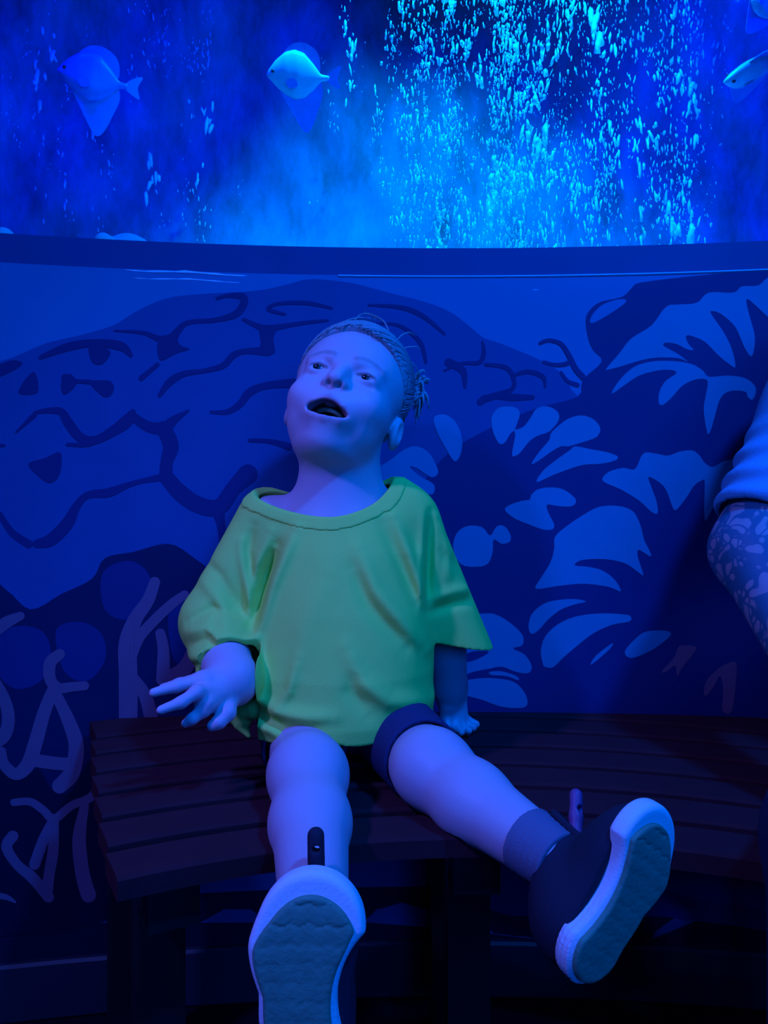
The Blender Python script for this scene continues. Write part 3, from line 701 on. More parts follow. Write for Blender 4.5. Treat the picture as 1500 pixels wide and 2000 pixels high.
for i in range(240):
    a = rr.uniform(-2.3, 2.3); y0 = .058 * math.cos(a * .62) - .012; z0 = .016 + 1.05 * y0 + rr.uniform(-.004, .016); x0 = .070 * math.sin(a)
    d0 = (np.array([x0, y0, z0]) - hc) / hr; d0 /= np.linalg.norm(d0); pts = []
    for k in range(10):
        t = k / 9 * rr.uniform(.85, .95); d = d0 * (1 - t) + td * t; d /= np.linalg.norm(d); pts.append(hw(hc + hr * d * (1.004 + .018 * math.sin(math.pi * min(1, t * 1.1)) * rr.uniform(.2, 1))))
    cap_s.append(tube_data(pts, [.0004] + [.0012] * 8 + [.0006], 4))
mesh_obj('swept_strand', *join_data(cap_s), M['hair'], hair)
tuft = mesh_obj('ponytail', *join_data(tufts), M['hair'], hair)
ws = []
for pl in ([(772, 668), (785, 655), (800, 650), (812, 655)], [(778, 684), (795, 679), (812, 678), (820, 682)], [(760, 650), (752, 630), (735, 618), (712, 610)], [(790, 700), (808, 712), (818, 730), (815, 750)],
           [(640, 650), (665, 632), (700, 622), (735, 626)], [(690, 628), (705, 614), (720, 613)], [(620, 668), (645, 640), (690, 627)], [(780, 720), (800, 735), (806, 760), (798, 790)], [(770, 770), (786, 790), (784, 830)]):
    pp = catmull([P(x, y, 1.02 + .01 * i) for i, (x, y) in enumerate(pl)], 5)
    for k in range(3):
        off = np.array([rr.uniform(-.002, .002), rr.uniform(-.004, .004), rr.uniform(-.002, .002)]); n_ = len(pp)
        ws.append(tube_data([p + off * (i / n_) for i, p in enumerate(pp)], [.0009 * (1 - .6 * i / n_) for i in range(n_)], 4))
mesh_obj('loose_strand', *join_data(ws), M['hair'], hair)

# ---------------------------------------------------------------- T-shirt
def seg_ridge(xg, zg, pts, width):
    """soft ridge along a polyline in the (x, z) plane"""
    g = np.zeros(np.broadcast(xg, zg).shape, np.float32)
    d2 = np.full(g.shape, 1., np.float32); tt = np.zeros(g.shape, np.float32); n = len(pts) - 1
    for i in range(n):
        a = np.array(pts[i]); b = np.array(pts[i + 1]); ab = b - a; t = np.clip(((xg - a[0]) * ab[0] + (zg - a[1]) * ab[1]) / (ab @ ab), 0, 1)
        e = (xg - a[0] - t * ab[0]) ** 2 + (zg - a[1] - t * ab[1]) ** 2; m = e < d2; d2 = np.where(m, e, d2); tt = np.where(m, (i + t) / n, tt)
    return np.exp(-d2 / width ** 2) * np.sin(np.pi * np.clip(tt, .04, .96)) ** .5
def XZ(px, py, d=.90): p = P(px, py, d); return (p[0], p[2])
S = Field((-.30, .80, .42), (.17, 1.11, .80), .0018)
S.loft([(.425, -.060, .948, .122, .108), (.47, -.062, .945, .122, .110), (.50, -.061, .944, .121, .111), (.55, -.056, .948, .116, .106), (.62, -.052, .960, .108, .093), (.69, -.050, .975, .100, .078), (.735, -.053, .985, .092, .064), (.775, -.056, .995, .072, .046)], 0)
cu_r = P(446, 1302, .885)
S.cap((-.148, 1.0, .724), el_r + np.array([.004, 0, 0]), .046, .0455, .03); S.cap(el_r + np.array([.004, 0, 0]), cu_r + (cu_r - el_r) * .25, .0455, .036, .010)
cu_l = P(888, 1250, 1.0)
S.cap((.026, 1.0, .722), cu_l + np.array([.008, 0, -.02]), .047, .043, .03); S.cap((-.12, 1.0, .725), (.01, 1.0, .728), .046, .046, .03)
gx, gy, gz = S.grid(); x2, z2 = gx[:, :, 0], gz[0]
z2 = gz.reshape(1, -1)
fold = np.zeros((S.n[0], S.n[2]), np.float32)
FOLDS = [([(575, 1035), (556, 1080), (528, 1150), (505, 1230), (497, 1300)], 7, 6.0), ([(535, 1070), (512, 1130), (494, 1230)], 7, -6.0), ([(520, 1040), (490, 1110), (478, 1200)], 6, 3.5),
         ([(455, 1060), (470, 1140), (490, 1230)], 5, 3.0), ([(480, 1030), (470, 1080), (490, 1160)], 5, -3.0),
         ([(700, 1070), (735, 1150), (790, 1215), (835, 1270)], 8, 5.0), ([(690, 1110), (720, 1180), (790, 1260)], 7, -3.5), ([(770, 1010), (805, 1090), (835, 1200)], 6, 4.0), ([(745, 1030), (775, 1090), (815, 1180)], 6, -3.0),
         ([(845, 1000), (842, 1090), (836, 1200)], 5, -5.0), ([(835, 1000), (828, 1100), (828, 1180)], 5, 3.0),
         ([(680, 1250), (710, 1310), (760, 1350), (845, 1372)], 8, 4.5), ([(700, 1290), (690, 1330), (720, 1370)], 8, -3.0),
         ([(520, 1355), (555, 1368), (610, 1372), (660, 1372)], 6, 4.5), ([(540, 1385), (575, 1405), (620, 1398)], 6, -5.0), ([(590, 1270), (575, 1330), (545, 1372)], 5, 3.5), ([(500, 1395), (540, 1400), (600, 1420)], 6, 4.0), ([(455, 1385), (500, 1372), (530, 1385)], 6, -4.0),
         ([(640, 1120), (600, 1220), (590, 1300)], 12, 2.5)]
for pl, wd, amp in FOLDS: fold += amp * .0017 * seg_ridge(x2.reshape(-1, 1), z2, [XZ(*p) for p in pl], wd * .00125)
FS = [([(385, 1205), (430, 1180), (480, 1190)], 5, -4), ([(380, 1225), (430, 1205), (490, 1235)], 4, 3), ([(385, 1245), (440, 1225), (492, 1262)], 4, -3.5), ([(390, 1265), (440, 1246), (490, 1272)], 4, 3), ([(395, 1285), (440, 1264), (485, 1280)], 4, -3),
      ([(400, 1130), (440, 1160), (485, 1230)], 6, 3), ([(410, 1100), (440, 1120), (470, 1170)], 5, -2.5), ([(838, 1190), (890, 1178), (945, 1172)], 5, -3.5), ([(838, 1165), (890, 1152), (935, 1150)], 5, 3), ([(860, 1010), (880, 1080), (870, 1140)], 6, 2.5), ([(860, 1080), (900, 1110), (930, 1130)], 6, -2.5)]
for pl, wd, amp in FS: fold += amp * .0013 * seg_ridge(x2.reshape(-1, 1), z2, [XZ(*p, .97) for p in pl], wd * .00125)
S.a -= (fold[:, None, :] * smoothstep(.995, .975, gy)).astype(np.float32)
outer = S.a.copy()
# clip: neck hole, hem, cuffs; hollow shell
nx = np.array([-.20, -.185, -.169, -.145, -.119, -.093, -.068, -.048, -.031, -.016, -.003, .013, .022, .04]); nz = np.array([.86, .80, .763, .750, .7415, .736, .7335, .7355, .741, .7475, .757, .779, .81, .88])
zx = np.interp(gx.ravel(), nx, nz); zx = np.convolve(np.pad(zx, 6, 'edge'), np.ones(13) / 13, 'valid').reshape(-1, 1, 1); sl_ = np.gradient(zx.ravel(), gx.ravel()).reshape(-1, 1, 1)
hole = ((zx + smoothstep(.975, 1.03, gy) * .022 - gz) / np.sqrt(1.25 + sl_ ** 2)).astype(np.float32)
hem = (.487 + .004 * np.sin(gx * 60) + .10 * np.clip(gx, 0, 1) + .02 * np.clip(-.10 - gx, 0, 1)) - gz + np.clip(gy - .95, 0, .1) * .25
fr_ = (cu_r - el_r) / np.linalg.norm(cu_r - el_r); fl_ = np.array([-.20, .05, -.97])
cutr = np.maximum((gx - cu_r[0]) * fr_[0] + (gy - cu_r[1]) * fr_[1] + (gz - cu_r[2]) * fr_[2], gx + .142)
cutr = np.where(gx < -.142, (gx - cu_r[0]) * fr_[0] + (gy - cu_r[1]) * fr_[1] + (gz - cu_r[2]) * fr_[2], -1).astype(np.float32)
cutl = np.where(gx > .063, (gx - cu_l[0]) * fl_[0] + (gy - cu_l[1]) * fl_[1] + (gz - cu_l[2]) * fl_[2], -1).astype(np.float32)
shell = np.maximum(outer, -(outer + .0080))
clip = np.maximum.reduce([hem.astype(np.float32) + 0 * outer, cutr + 0 * outer, cutl + 0 * outer])
S.a = np.maximum.reduce([shell, clip, -hole.astype(np.float32) + 0 * outer]).astype(np.float32)
shirt = S.build('shirt', M['shirt'], child, None, 2); tag(shirt, 'loose yellow cotton T-shirt')
S.a = np.maximum.reduce([outer - .0016, -(outer + .0070), -(hole - .0005) + 0 * outer, (hole - .0145) + 0 * outer]).astype(np.float32)
S.build('collar', M['shirt'], shirt, None, 2); del S, outer, shell, clip, hole
# folded hem corner hanging by the hip
C_ = Field((-.24, .88, .43), (-.13, .98, .53), .0015)
C_.cap(P(452, 1392, .925), P(500, 1385, .90), .008, .012, .01); C_.cap(P(470, 1415, .92), P(486, 1437, .915), .008, .003, .008); C_.cap(P(455, 1398, .925), P(480, 1405, .915), .007, .008, .008)
C_.build('hem_corner', M['shirt'], shirt)

# ---------------------------------------------------------------- shorts
S = Field((-.20, .78, .43), (.13, 1.08, .60), .002)
S.ell((-.055, .975, .508), (.108, .085, .068)); S.cap((-.103, .945, .480), hip_r + (kn_r - hip_r) * 1.1, .050, .0455, .02); S.cap((.003, .945, .481), hip_l + (kn_l - hip_l) * 1.1, .050, .0435, .02)
gx, gy, gz = S.grid(); outer = S.a
cl = -np.ones_like(outer)
for h, kx, side, fr in ((hip_r, kn_r, -1, .55), (hip_l, kn_l, 1, .84)):
    n = (kx - h) / np.linalg.norm(kx - h); p = h + (kx - h) * fr
    c = (gx - p[0]) * n[0] + (gy - p[1]) * n[1] + (gz - p[2]) * n[2]
    cl = np.where((gx - np.interp(gy.ravel(), [.80, .94], [-.0145, -.0495]).reshape(1, -1, 1)) * side > 0, np.maximum(cl, c), cl)
S.a = np.maximum.reduce([outer, -(outer + .0045), cl, (.4365 - gz) + 0 * outer]).astype(np.float32)
shorts = S.build('shorts', M['shorts'], child); del S, outer, cl

# ---------------------------------------------------------------- shoes (local x width, y heel->toe, z up from the sole)
def make_shoe(o, t, up, medial, lean=0.0, loop=.132, leg=None, strap=(.0058, 'lace')):
    t = np.array(t, float); t /= np.linalg.norm(t); up = np.array(up, float); up -= t * (up @ t); up /= np.linalg.norm(up); x = np.cross(t, up) * 1.0
    fr = (np.array(o, float), np.stack([x, t, up], 1)); md = medial      # md: sign of local x on the inner side
    L0 = np.zeros(3)
    def local_field(): return Field((-.06, -.015, -.012), (.06, .170, .115), .0015)
    def spring(y): return .0 + .22 * np.clip(y - .098, 0, 1) ** 1.35
    def plan(X, Y, g=0.0):
        def cap2(a, ra, b, rb):
            a = np.array(a); b = np.array(b); ab = b - a; tt = np.clip(((X - a[0]) * ab[0] + (Y - a[1]) * ab[1]) / (ab @ ab), 0, 1)
            return np.sqrt((X - a[0] - tt * ab[0]) ** 2 + (Y - a[1] - tt * ab[1]) ** 2) - (ra + (rb - ra) * tt)
        d1 = cap2((0, .030), .030, (-.002 * md, .062), .0265); d2 = cap2((.001 * md, .098), .0385, (.004 * md, .114), .0365); d3 = cap2((-.003 * md, .062), .0265, (-.001 * md, .098), .035)
        d = np.minimum(d1, d2); h = np.clip(.5 + .5 * (d - d3) / .012, 0, 1); d = d + (d3 - d) * h - .012 * h * (1 - h)
        arch = np.sqrt(((X - md * .075) / .9) ** 2 + (Y - .064) ** 2) - .060
        d = np.maximum(d, -arch)
        return d + g
    shoe = bpy.data.objects.new('shoe', None); COL.objects.link(shoe); shoe.parent = child; shoe.empty_display_size = .03
    def finish(f, name, m, par, tone=None):
        ob = f.build(name, m, None, tone, 1)
        n = len(ob.data.vertices); co = np.empty(n * 3, np.float32); ob.data.vertices.foreach_get('co', co); co = co.reshape(-1, 3).astype(float)
        ob.data.vertices.foreach_set('co', (fr[0] + co @ fr[1].T).astype(np.float32).ravel()); ob.data.update(); ob.parent = par
        return ob
    def ext(f, g, z0, z1, rnd):
        X, Y, Z = f.grid(); s = spring(Y); zz = Z - s; d = plan(X, Y, g) + rnd
        dz = np.abs(zz - (z0 + z1) / 2) - (z1 - z0) / 2 + rnd
        return np.minimum(np.maximum(d, dz), 0) + np.sqrt(np.maximum(d, 0) ** 2 + np.maximum(dz, 0) ** 2) - rnd
    # outsole with tread
    f = local_field(); X, Y, Z = f.grid(); d = ext(f, .004 + .011 * smoothstep(.095, .145, Y), 0, .007, .002); s = spring(Y)
    tread = np.abs(((Y + .06 * np.abs(X) * 1.0 + .0012 * np.sin(X * 500)) % .0125) - .00625) - .0008
    f.a = np.maximum(d, -np.maximum(tread, (Z - s) - .0009)).astype(np.float32)
    finish(f, 'outsole', M['outsole'], shoe)
    # midsole, ribbed at the heel
    f = local_field(); flare = np.clip(.04 - Y, 0, 1) * .06; rib = .0008 * np.sin(Z * 1500) * smoothstep(.075, .055, Y)
    f.a = (ext(f, .0, .004, .0215, .0055) + rib - .0 * flare).astype(np.float32)
    finish(f, 'midsole', M['midsole'], shoe)
    # upper
    f = local_field()
    f.ell((0, .108, .024), (.034, .036, .026)); f.ell((0, .080, .030), (.032, .045, .034), .015); f.ell((0, .040, .034), (.0295, .040, .040), .015); f.cap((0, .036, .036), (0, .030 + lean, .074), .0285, .0275, .012)
    X, Y, Z = f.grid(); out = f.a
    col = (Z - .074 + .10 * np.abs(Y - .030 - lean))
    inner = out + .005; up_cut = np.where(Z > .045, -inner, -1.)
    f.a = np.maximum.reduce([out, .016 - (Z - spring(Y)) + 0 * out, col + 0 * out, up_cut]).astype(np.float32)
    finish(f, 'upper', M['upper'], shoe)
    # sock cuff along the shin
    an, kn = leg; ld = (kn - an) / np.linalg.norm(kn - an)
    f = Field(np.minimum(an, an + ld * .04) - .04, np.maximum(an, an + ld * .04) + .04, .0015); f.cap(an - ld * .012, an + ld * .04, .0268, .0312); X, Y, Z = f.grid()
    ax = (X - an[0]) * ld[0] + (Y - an[1]) * ld[1] + (Z - an[2]) * ld[2]
    f.a = np.maximum.reduce([f.a + .0004 * np.sin(ax * 900), ax - .027 + 0 * f.a, -.012 - ax + 0 * f.a]).astype(np.float32)
    f.build('sock', M['sock'], shoe)
    # tongue
    f = local_field(); f.cap((0, .076 + lean * .4, .050), (0, .060 + lean, .090), .012, .013, 0); X, Y, Z = f.grid(); f.a = np.maximum(f.a, np.abs((Y - .076 - lean * .4) + (Z - .050) * ((.016 - lean * .6) / .040)) - .003).astype(np.float32)
    tg = finish(f, 'tongue', M['upper'], shoe)
    W = lambda p: fr[0] + fr[1] @ np.array(p, float)
    f = local_field()
    for a_, b_ in (((0, .078, .062), (.001, .104, .080)), ((.001, .104, .080), (.003, loop, .090))): f.cap(a_, b_, strap[0], strap[0], .003)
    X, Y, Z = f.grid(); f.a = np.maximum.reduce([f.a, -(np.sqrt((X - .002) ** 2 + (Y - loop + .008) ** 2) - .0028) + 0 * f.a]).astype(np.float32)
    finish(f, 'pull_loop', M[strap[1]], shoe)
    for k in range(4):
        y = .100 - k * .010; zt = .052 + k * .0065
        pts = [W((xx, y - .004 * abs(xx) / .02, zt + .004 - (xx / .024) ** 2 * .012)) for xx in np.linspace(-.021, .021, 9)]
        tube('lace', pts, .0017, M['lace'], shoe, 6)
    return shoe
sh1 = make_shoe((-.053, .508, .344), (-.004, .06, 1), (.03, 1, 0), -1, .045, .146, (an_r, kn_r), (.0068, 'upper'))
t2 = np.array([.575, .20, .80]); n2 = np.array([.50, -.84, -.16])
sh2 = make_shoe(np.array([.193, .600, .4365]) - t2 / np.linalg.norm(t2) * .075, t2, -n2, 1, .035, .120, (an_l, kn_l))
tag(sh1, 'dark sneaker with pale sole facing the camera'); tag(sh2, 'dark sneaker turned outwards showing its pale midsole')

# ---------------------------------------------------------------- the adult at the right edge
adult = thing('person', 'adult in a pale blue T-shirt with a tattooed arm, cut off at the right edge', 'person')
fa = math.radians(38)                                           # faces the ring's middle
fd = np.array([-math.sin(fa), -math.cos(fa), 0]); rt = np.array([math.cos(fa), -math.sin(fa), 0])   # forward; image right
base = np.array([.735, .865, SEAT])
def AW(x, y, z): return base + rt * x + fd * y + np.array([0, 0, z])
shA, elA, wrA = P(1640, 690, 1.0), P(1480, 1075, .93), P(1600, 1330, .80)
shB = AW(.19, .0, .53); elB = AW(.27, .07, .26); wrB = AW(.13, .26, .20)
kA, kB = AW(-.12, .46, .055), AW(.16, .46, .055); ftA, ftB = AW(-.13, .50, -SEAT + .07), AW(.17, .50, -SEAT + .07)
G = Field((.34, .28, .42), (1.16, 1.14, 1.36), .004)
G.ell(AW(0, 0, .11), (.16, .13, .11)); G.ell(AW(0, 0, .28), (.155, .12, .16), .05); G.ell(AW(0, -.01, .44), (.175, .11, .13), .05); G.cap(shA, shB, .05, .05, .05)
G.cap(AW(0, .0, .56), AW(0, .02, .66), .06, .055, .04)
AF = (AW(0, .04, .76), np.stack([rt, fd, np.array([0, 0, 1.])], 1))
G.ell((0, -.012, .03), (.078, .098, .09), .02, fr=AF); G.ell((0, .03, -.045), (.06, .06, .07), .03, fr=AF); G.cap((0, .09, .005), (0, .108, -.025), .010, .013, .012, fr=AF); G.ell((0, .07, -.10), (.025, .022, .02), .02, fr=AF)
for s in (-1, 1):
    G.ell((s * .033, .098, .006), (.02, .016, .013), .012, 'sub', fr=AF); G.ell((s * .08, -.01, -.02), (.012, .022, .034), .01, fr=AF)
G.cap((-.02, .088, -.062), (.02, .088, -.062), .006, .006, .008, fr=AF)
G.cap(shA, elA, .056, .052, .03); G.cap(elA, wrA, .052, .032, .02); G.cap(shB, elB, .055, .046, .03); G.cap(elB, wrB, .046, .03, .02)
for wr, el, sd in ((wrA, elA, 1), (wrB, elB, -1)):
    d = (wr - el) / np.linalg.norm(wr - el); sdv = np.cross(d, [0, 0, 1.]); sdv /= np.linalg.norm(sdv); pm = wr + d * .07
    G.cap(wr, pm, .030, .034, .02)
    for k, (u, L) in enumerate(((-.03, .06), (-.01, .075), (.01, .07), (.03, .055))):
        b0 = pm + sdv * u + d * .015; b1 = b0 + d * L * .5 + np.array([0, 0, -.006]); b2 = b1 + d * L * .4 + np.array([0, 0, -.02]); G.cap(b0, b1, .0105, .010, .006); G.cap(b1, b2, .010, .008, .003)
    b0 = wr + d * .03 - sdv * sd * .025; G.cap(b0, b0 + d * .05 - sdv * sd * .03, .013, .010, .01)
gx, gy, gz = G.grid(); G.a = np.maximum(G.a, SEAT + .002 - gz).astype(np.float32)
G.build('body', M['tattoo'], adult, None, 1); del G
G = Field((.34, .60, .44), (1.16, 1.14, 1.10), .0032)
G.ell(AW(0, .005, .12), (.175, .15, .13)); G.ell(AW(0, .005, .28), (.172, .14, .17), .05); G.ell(AW(0, 0, .44), (.19, .125, .13), .05); G.cap(shA, shB, .06, .06, .05)
slA = elA + (shA - elA) * .09; slB = elB + (shB - elB) * .35
G.cap(shA, elA, .066, .064, .03); G.cap(shB, slB, .068, .066, .03)
gx, gy, gz = G.grid()
dA = (elA - shA) / np.linalg.norm(elA - shA); ax_ = (gx - shA[0]) * dA[0] + (gy - shA[1]) * dA[1] + (gz - shA[2]) * dA[2]
zone = smoothstep(.12, .20, ax_) * (gx < .60)
G.a -= (zone * (.0030 * np.sin(ax_ * 210 + gx * 30 + 2 * np.sin(gx * 40)) + .002 * np.sin(ax_ * 90 + gx * 55)) + .002 * np.sin(gx * 50 + gz * 30)).astype(np.float32)
lim = np.linalg.norm(slA - shA); cutA = np.where(gx < .62, ax_ - lim - .010 * np.sin(gx * 25), -1.)
out = G.a
dn = np.linalg.norm
holeA = np.sqrt((gx - AW(0, .01, 0)[0]) ** 2 + (gy - AW(0, .01, 0)[1]) ** 2) - .075 + np.where(gz > .9, 0, .5)
G.a = np.maximum.reduce([out, -(out + .007), cutA + 0 * out, -holeA + 0 * out, (.475 - gz) + 0 * out]).astype(np.float32)
G.build('shirt', M['adultshirt'], adult, None, 1); del G, out
G = Field((.15, .28, .02), (1.16, 1.14, .66), .005)
G.ell(AW(0, 0, .105), (.18, .155, .105))
for h, kx, ft in ((AW(-.09, .05, .085), kA, ftA), (AW(.09, .05, .085), kB, ftB)): G.cap(h, kx, .085, .065, .04); G.cap(kx, ft + np.array([0, 0, .03]), .063, .045, .02)
gx, gy, gz = G.grid(); rr_ = np.sqrt((gx - BX) ** 2 + (gy - BY) ** 2)
G.a = np.maximum(G.a, np.where(rr_ > R0 - .01, SEAT + .002 - gz, -1)).astype(np.float32)
G.build('trousers', M['trousers'], adult); del G
for ft in (ftA, ftB):
    G = Field(ft - np.array([.22, .24, .08]), ft + np.array([.14, .14, .06]), .005); f0 = (ft + np.array([0, 0, -.07]), np.stack([rt, fd, np.array([0, 0, 1.])], 1))
    G.ell((0, -.02, .035), (.042, .06, .04), fr=f0); G.ell((0, .09, .028), (.046, .09, .032), .03, fr=f0); gx, gy, gz = G.grid(); G.a = np.maximum(G.a, .001 - gz).astype(np.float32)
    G.build('shoe', M['upper'], adult)
G = Field(AF[0] - .14, AF[0] + .15, .004); G.ell((0, -.016, .036), (.084, .104, .094), fr=AF); gx, gy, gz = G.grid(); q = Field.loc(AF, gx, gy, gz)
G.a = np.maximum.reduce([G.a, (.03 - (q[2] - .9 * q[1])) * .7, -(G.a + .014)]).astype(np.float32); G.build('hair', M['adulthair'], adult); del G, q

# ---------------------------------------------------------------- the tank
def tank_shell(name, rad, z0, z1, m, amp, nu=150, nv=60):
    V = []; F = []
    for i in range(nu + 1):
        th = -.62 + 1.24 * i / nu
        for j in range(nv + 1):
            z = z0 + (z1 - z0) * j / nv
            x, y = th * 5, z
            d = amp * (math.sin(x * 3.1 + 1.3 * math.sin(y * 2.3)) * .5 + math.sin(y * 5.2 + x * 4.1) * .3 + math.sin(x * 11 - y * 7) * .18 + math.sin(x * 21 + y * 17 + 2 * math.sin(x * 5)) * .10 + rng.uniform(-.07, .07))
            r = rad + d; V.append((XC + r * math.sin(th), YC + r * math.cos(th), z))
    for i in range(nu):
        for j in range(nv): a = i * (nv + 1) + j; F.append((a, a + 1, a + nv + 2, a + nv + 1))
    return mesh_obj(name, V, F, m)
tb = tank_shell('wall_tank', R + 1.75, 0.9, 3.9, M['rockwall'], .10); tag(tb, 'rough rock wall at the back of the tank', kind='structure')
V = []; F = []
for i in range(61):
    th = -.62 + 1.24 * i / 60
    for r in (R + .08, R + .6, R + 1.2, R + 1.9): V.append((XC + r * math.sin(th), YC + r * math.cos(th), Z_FRAME1 - .03))
    if i:
        for k in range(3): a = (i - 1) * 4 + k; F.append((a, a + 1, a + 5, a + 4))
sand = mesh_obj('tank_floor', V, F, M['sand']); tag(sand, 'pale sand floor of the tank', kind='structure')

def rock(c, r, seed, label):
    q = random.Random(seed); f = Field(np.array(c) - r * 1.6, np.array(c) + r * 1.6, r / 14)
    f.ell(c, (r * .8, r * .7, r * .98))
    for i in range(16): f.ell(np.array(c) + np.array([q.uniform(-.6, .6) * r, q.uniform(-.5, .5) * r, q.uniform(-.2, .75) * r]), r * q.uniform(.18, .34), r * .1)
    o = f.build('reef_rock', M['rock'], None, None, 0); tag(o, label, 'rock', 'pale rocks on the tank floor'); return o
rock((-.466, 1.40, 1.180), .068, 1, 'knobbly pale rock peeping over the band, second from the left edge')
rock((-.70, 1.36, 1.180), .068, 2, 'knobbly pale rock peeping over the band at the left edge of the picture')

# bubbles rising through the lit water
def bubble_stuff(name, label, n, xs, ys, ds, size, seed):
    q = np.random.default_rng(seed); base = []; t = (1 + 5 ** .5) / 2
    ico = np.array([(-1, t, 0), (1, t, 0), (-1, -t, 0), (1, -t, 0), (0, -1, t), (0, 1, t), (0, -1, -t), (0, 1, -t), (t, 0, -1), (t, 0, 1), (-t, 0, -1), (-t, 0, 1)]) / math.sqrt(1 + t * t)
    fi = np.array([(0, 11, 5), (0, 5, 1), (0, 1, 7), (0, 7, 10), (0, 10, 11), (1, 5, 9), (5, 11, 4), (11, 10, 2), (10, 7, 6), (7, 1, 8), (3, 9, 4), (3, 4, 2), (3, 2, 6), (3, 6, 8), (3, 8, 9), (4, 9, 5), (2, 4, 11), (6, 2, 10), (8, 6, 7), (9, 8, 1)])
    VV = []; FF = []; k = 0
    ncl = max(1, n // 7)
    for c in range(ncl):
        j = q.integers(len(xs)); cx = q.normal(xs[j][0], xs[j][1]); cy = q.uniform(*ys); d0 = q.uniform(*ds); s0 = size * q.lognormal(0, .45)
        for b in range(q.integers(3, 12)):
            p = P(cx + q.normal(0, 7), cy + q.normal(0, 26), d0 + q.normal(0, .02)); s = s0 * q.uniform(.25, 1.0)
            jit = ico * np.array([1, 1, q.uniform(1.4, 5.0)]) * (1 + q.uniform(-.35, .35, (12, 1))) * s
            jit[:, 0] += jit[:, 2] * q.normal(0, .15)
            VV.append(jit + p); FF.append(fi + k); k += 12
    V = np.concatenate(VV); F = np.concatenate(FF)
    o = mesh_obj(name, V, [tuple(map(int, f)) for f in F], M['bubble']); tag(o, label, 'bubbles', kind='stuff'); return o
bubble_stuff('bubble_curtain', 'bright cyan curtain of rising bubbles in the middle of the tank', 3600, [(880, 70), (830, 40), (985, 60), (920, 90), (1000, 25), (1060, 40)], (-120, 500), (1.70, 2.05), .0026, 11)
bubble_stuff('bubble_curtain', 'thinner streams of rising bubbles to the right of the brightest ones', 1900, [(1170, 22), (1150, 60), (1300, 40), (1260, 60), (1330, 35)], (-120, 490), (2.10, 2.50), .0030, 12)
bubble_stuff('bubble_curtain', 'faint scattered bubbles in the dark left part of the tank', 500, [(320, 60), (80, 70), (350, 50), (40, 60), (620, 90), (200, 120)], (-100, 475), (2.52, 2.72), .0025, 13)

# fish
def loft_fish(outline_top, outline_bot, thick, n=28, m=14):
    V = []; F = []
    for i in range(n + 1):
        u = i / n; x = u; zt = np.interp(u, *zip(*outline_top)); zb = np.interp(u, *zip(*outline_bot)); th = np.interp(u, *zip(*thick)); zc = (zt + zb) / 2; h = (zt - zb) / 2
        for j in range(m):
            a = 2 * math.pi * j / m; s = math.sin(a); c = math.cos(a); V.append((x, th * math.copysign(abs(c) ** 1.3, c), zc + h * s))
        if i:
            for j in range(m): F.append(((i - 1) * m + j, i * m + j, i * m + (j + 1) % m, (i - 1) * m + (j + 1) % m))
    F.append(tuple(range(m))); F.append(tuple(reversed(range(n * m, n * m + m))))
    return np.array(V), F
def fin(poly, th=.010):
    V = [(x, -th / 2, z) for x, z in poly] + [(x, th / 2, z) for x, z in poly]; n = len(poly)
    F = [tuple(range(n)), tuple(reversed(range(n, 2 * n)))] + [(i, i + n, (i + 1) % n + n, (i + 1) % n) for i in range(n)]
    return np.array(V), F
def sm(p, n=4): return [tuple(q) for q in catmull(p, n, True)]
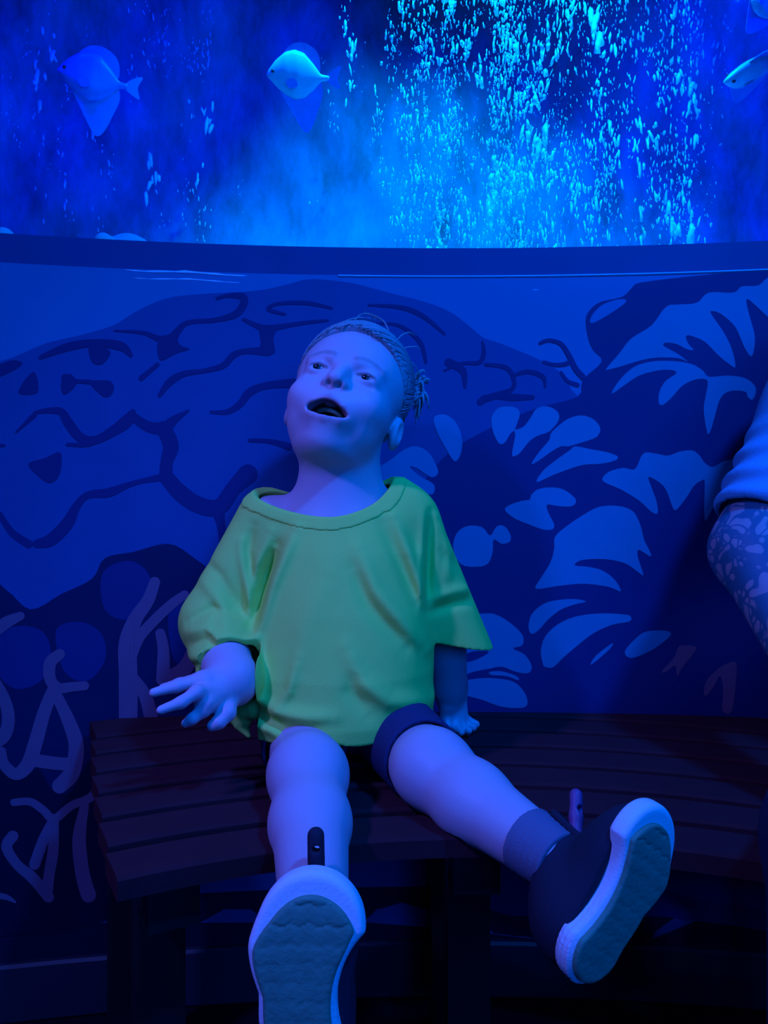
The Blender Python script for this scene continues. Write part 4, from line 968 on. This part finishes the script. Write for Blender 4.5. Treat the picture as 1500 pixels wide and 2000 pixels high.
def make_fish(px, py, d, L, yaw, pitch, roll, label, tall=1.0, name='batfish', skin='fish'):
    f = thing(name, label, 'fish', 'fish swimming behind the tank window')
    Mx = Matrix.Translation(Vector(P(px, py, d))) @ Matrix.Rotation(yaw, 4, 'Z') @ Matrix.Rotation(pitch, 4, 'Y') @ Matrix.Rotation(roll, 4, 'X') @ Matrix.Scale(L, 4) @ Matrix.Translation((-.5, 0, 0))
    f.matrix_world = Matrix.Translation(Vector(P(px, py, d)))
    Lm = f.matrix_world.inverted() @ Mx
    def add(nm, VF, m, sub=None, smooth=True):
        V = [Lm @ Vector((v[0], v[1], v[2] * tall)) for v in VF[0]]; return mesh_obj(nm, V, VF[1], m, sub or f, smooth)
    bd = loft_fish([(0, .01), (.05, .09), (.15, .21), (.3, .33), (.45, .37), (.6, .33), (.75, .18), (.87, .03), (1, .02)], [(0, -.02), (.06, -.08), (.15, -.17), (.3, -.29), (.45, -.35), (.6, -.32), (.75, -.20), (.87, -.07), (1, -.05)],
                   [(0, .015), (.1, .06), (.3, .10), (.5, .10), (.7, .06), (.88, .025), (1, .015)])
    b = add('body', bd, M[skin])
    add('tail_fin', fin(sm([(.96, .02), (1.08, .12), (1.2, .16), (1.14, .0), (1.18, -.16), (1.06, -.12), (.96, -.05)])), M['fishfin'], None, False)
    add('dorsal_fin', fin(sm([(.28, .30), (.42, .44), (.62, .46), (.80, .36), (.86, .20), (.84, .06), (.7, .2), (.5, .33)])), M['fishfin'], None, False)
    add('anal_fin', fin(sm([(.20, -.18), (.38, -.50), (.58, -.80), (.70, -.76), (.82, -.48), (.90, -.22), (.84, -.05), (.66, -.22), (.42, -.30)])), M['fishfin'], None, False)
    for s in (-1, 1):
        pf = fin(sm([(.30, -.10), (.44, -.06), (.48, -.16), (.36, -.20)]), .006); pf[0][:, 1] += s * .115; add('pectoral_fin', pf, M['fishfin'], None, False)
        e = np.array(uvs); e = e * np.array([.028, .02, .028]) + np.array([.10, s * .055, .045]); add('eye', (e, uvf), M['fishdark'])
        st = fin([(.24, .27), (.28, .30), (.27, -.24), (.23, -.22)], .004); st[0][:, 1] += s * .094; 
    return f
uvs = []; uvf = []
for i in range(7):
    for j in range(10):
        a = math.pi * i / 6; b = 2 * math.pi * j / 10; uvs.append((math.sin(a) * math.cos(b), math.sin(a) * math.sin(b), math.cos(a)))
        if i: uvf.append(((i - 1) * 10 + j, i * 10 + j, i * 10 + (j + 1) % 10, (i - 1) * 10 + (j + 1) % 10))
make_fish(182, 152, 1.9, .165, .25, .10, .12, 'tall dark blue fish with a thin bright back, nearest the left edge', 1.0, skin='fishblue')
make_fish(582, 148, 1.85, .150, .15, -.04, .38, 'tall fish with a bright cyan back beside the bubbles', 1.0)
make_fish(1470, 140, 1.9, .20, .35, -.45, 1.15, 'slim bright fish turned edge-on at the right edge of the tank', .6)
make_fish(1490, 5, 1.9, .12, .5, .6, .3, 'dark fish cut off by the top right corner', .8)

# ---------------------------------------------------------------- put each Empty at the base of its thing
def rebase(root, p):
    p = Vector(p); root.location = root.location + p
    for c in root.children: c.location = c.location - p
rebase(bench, (BX, BY + .85, 0)); rebase(child, (-.055, .96, SEAT)); rebase(adult, tuple(base))
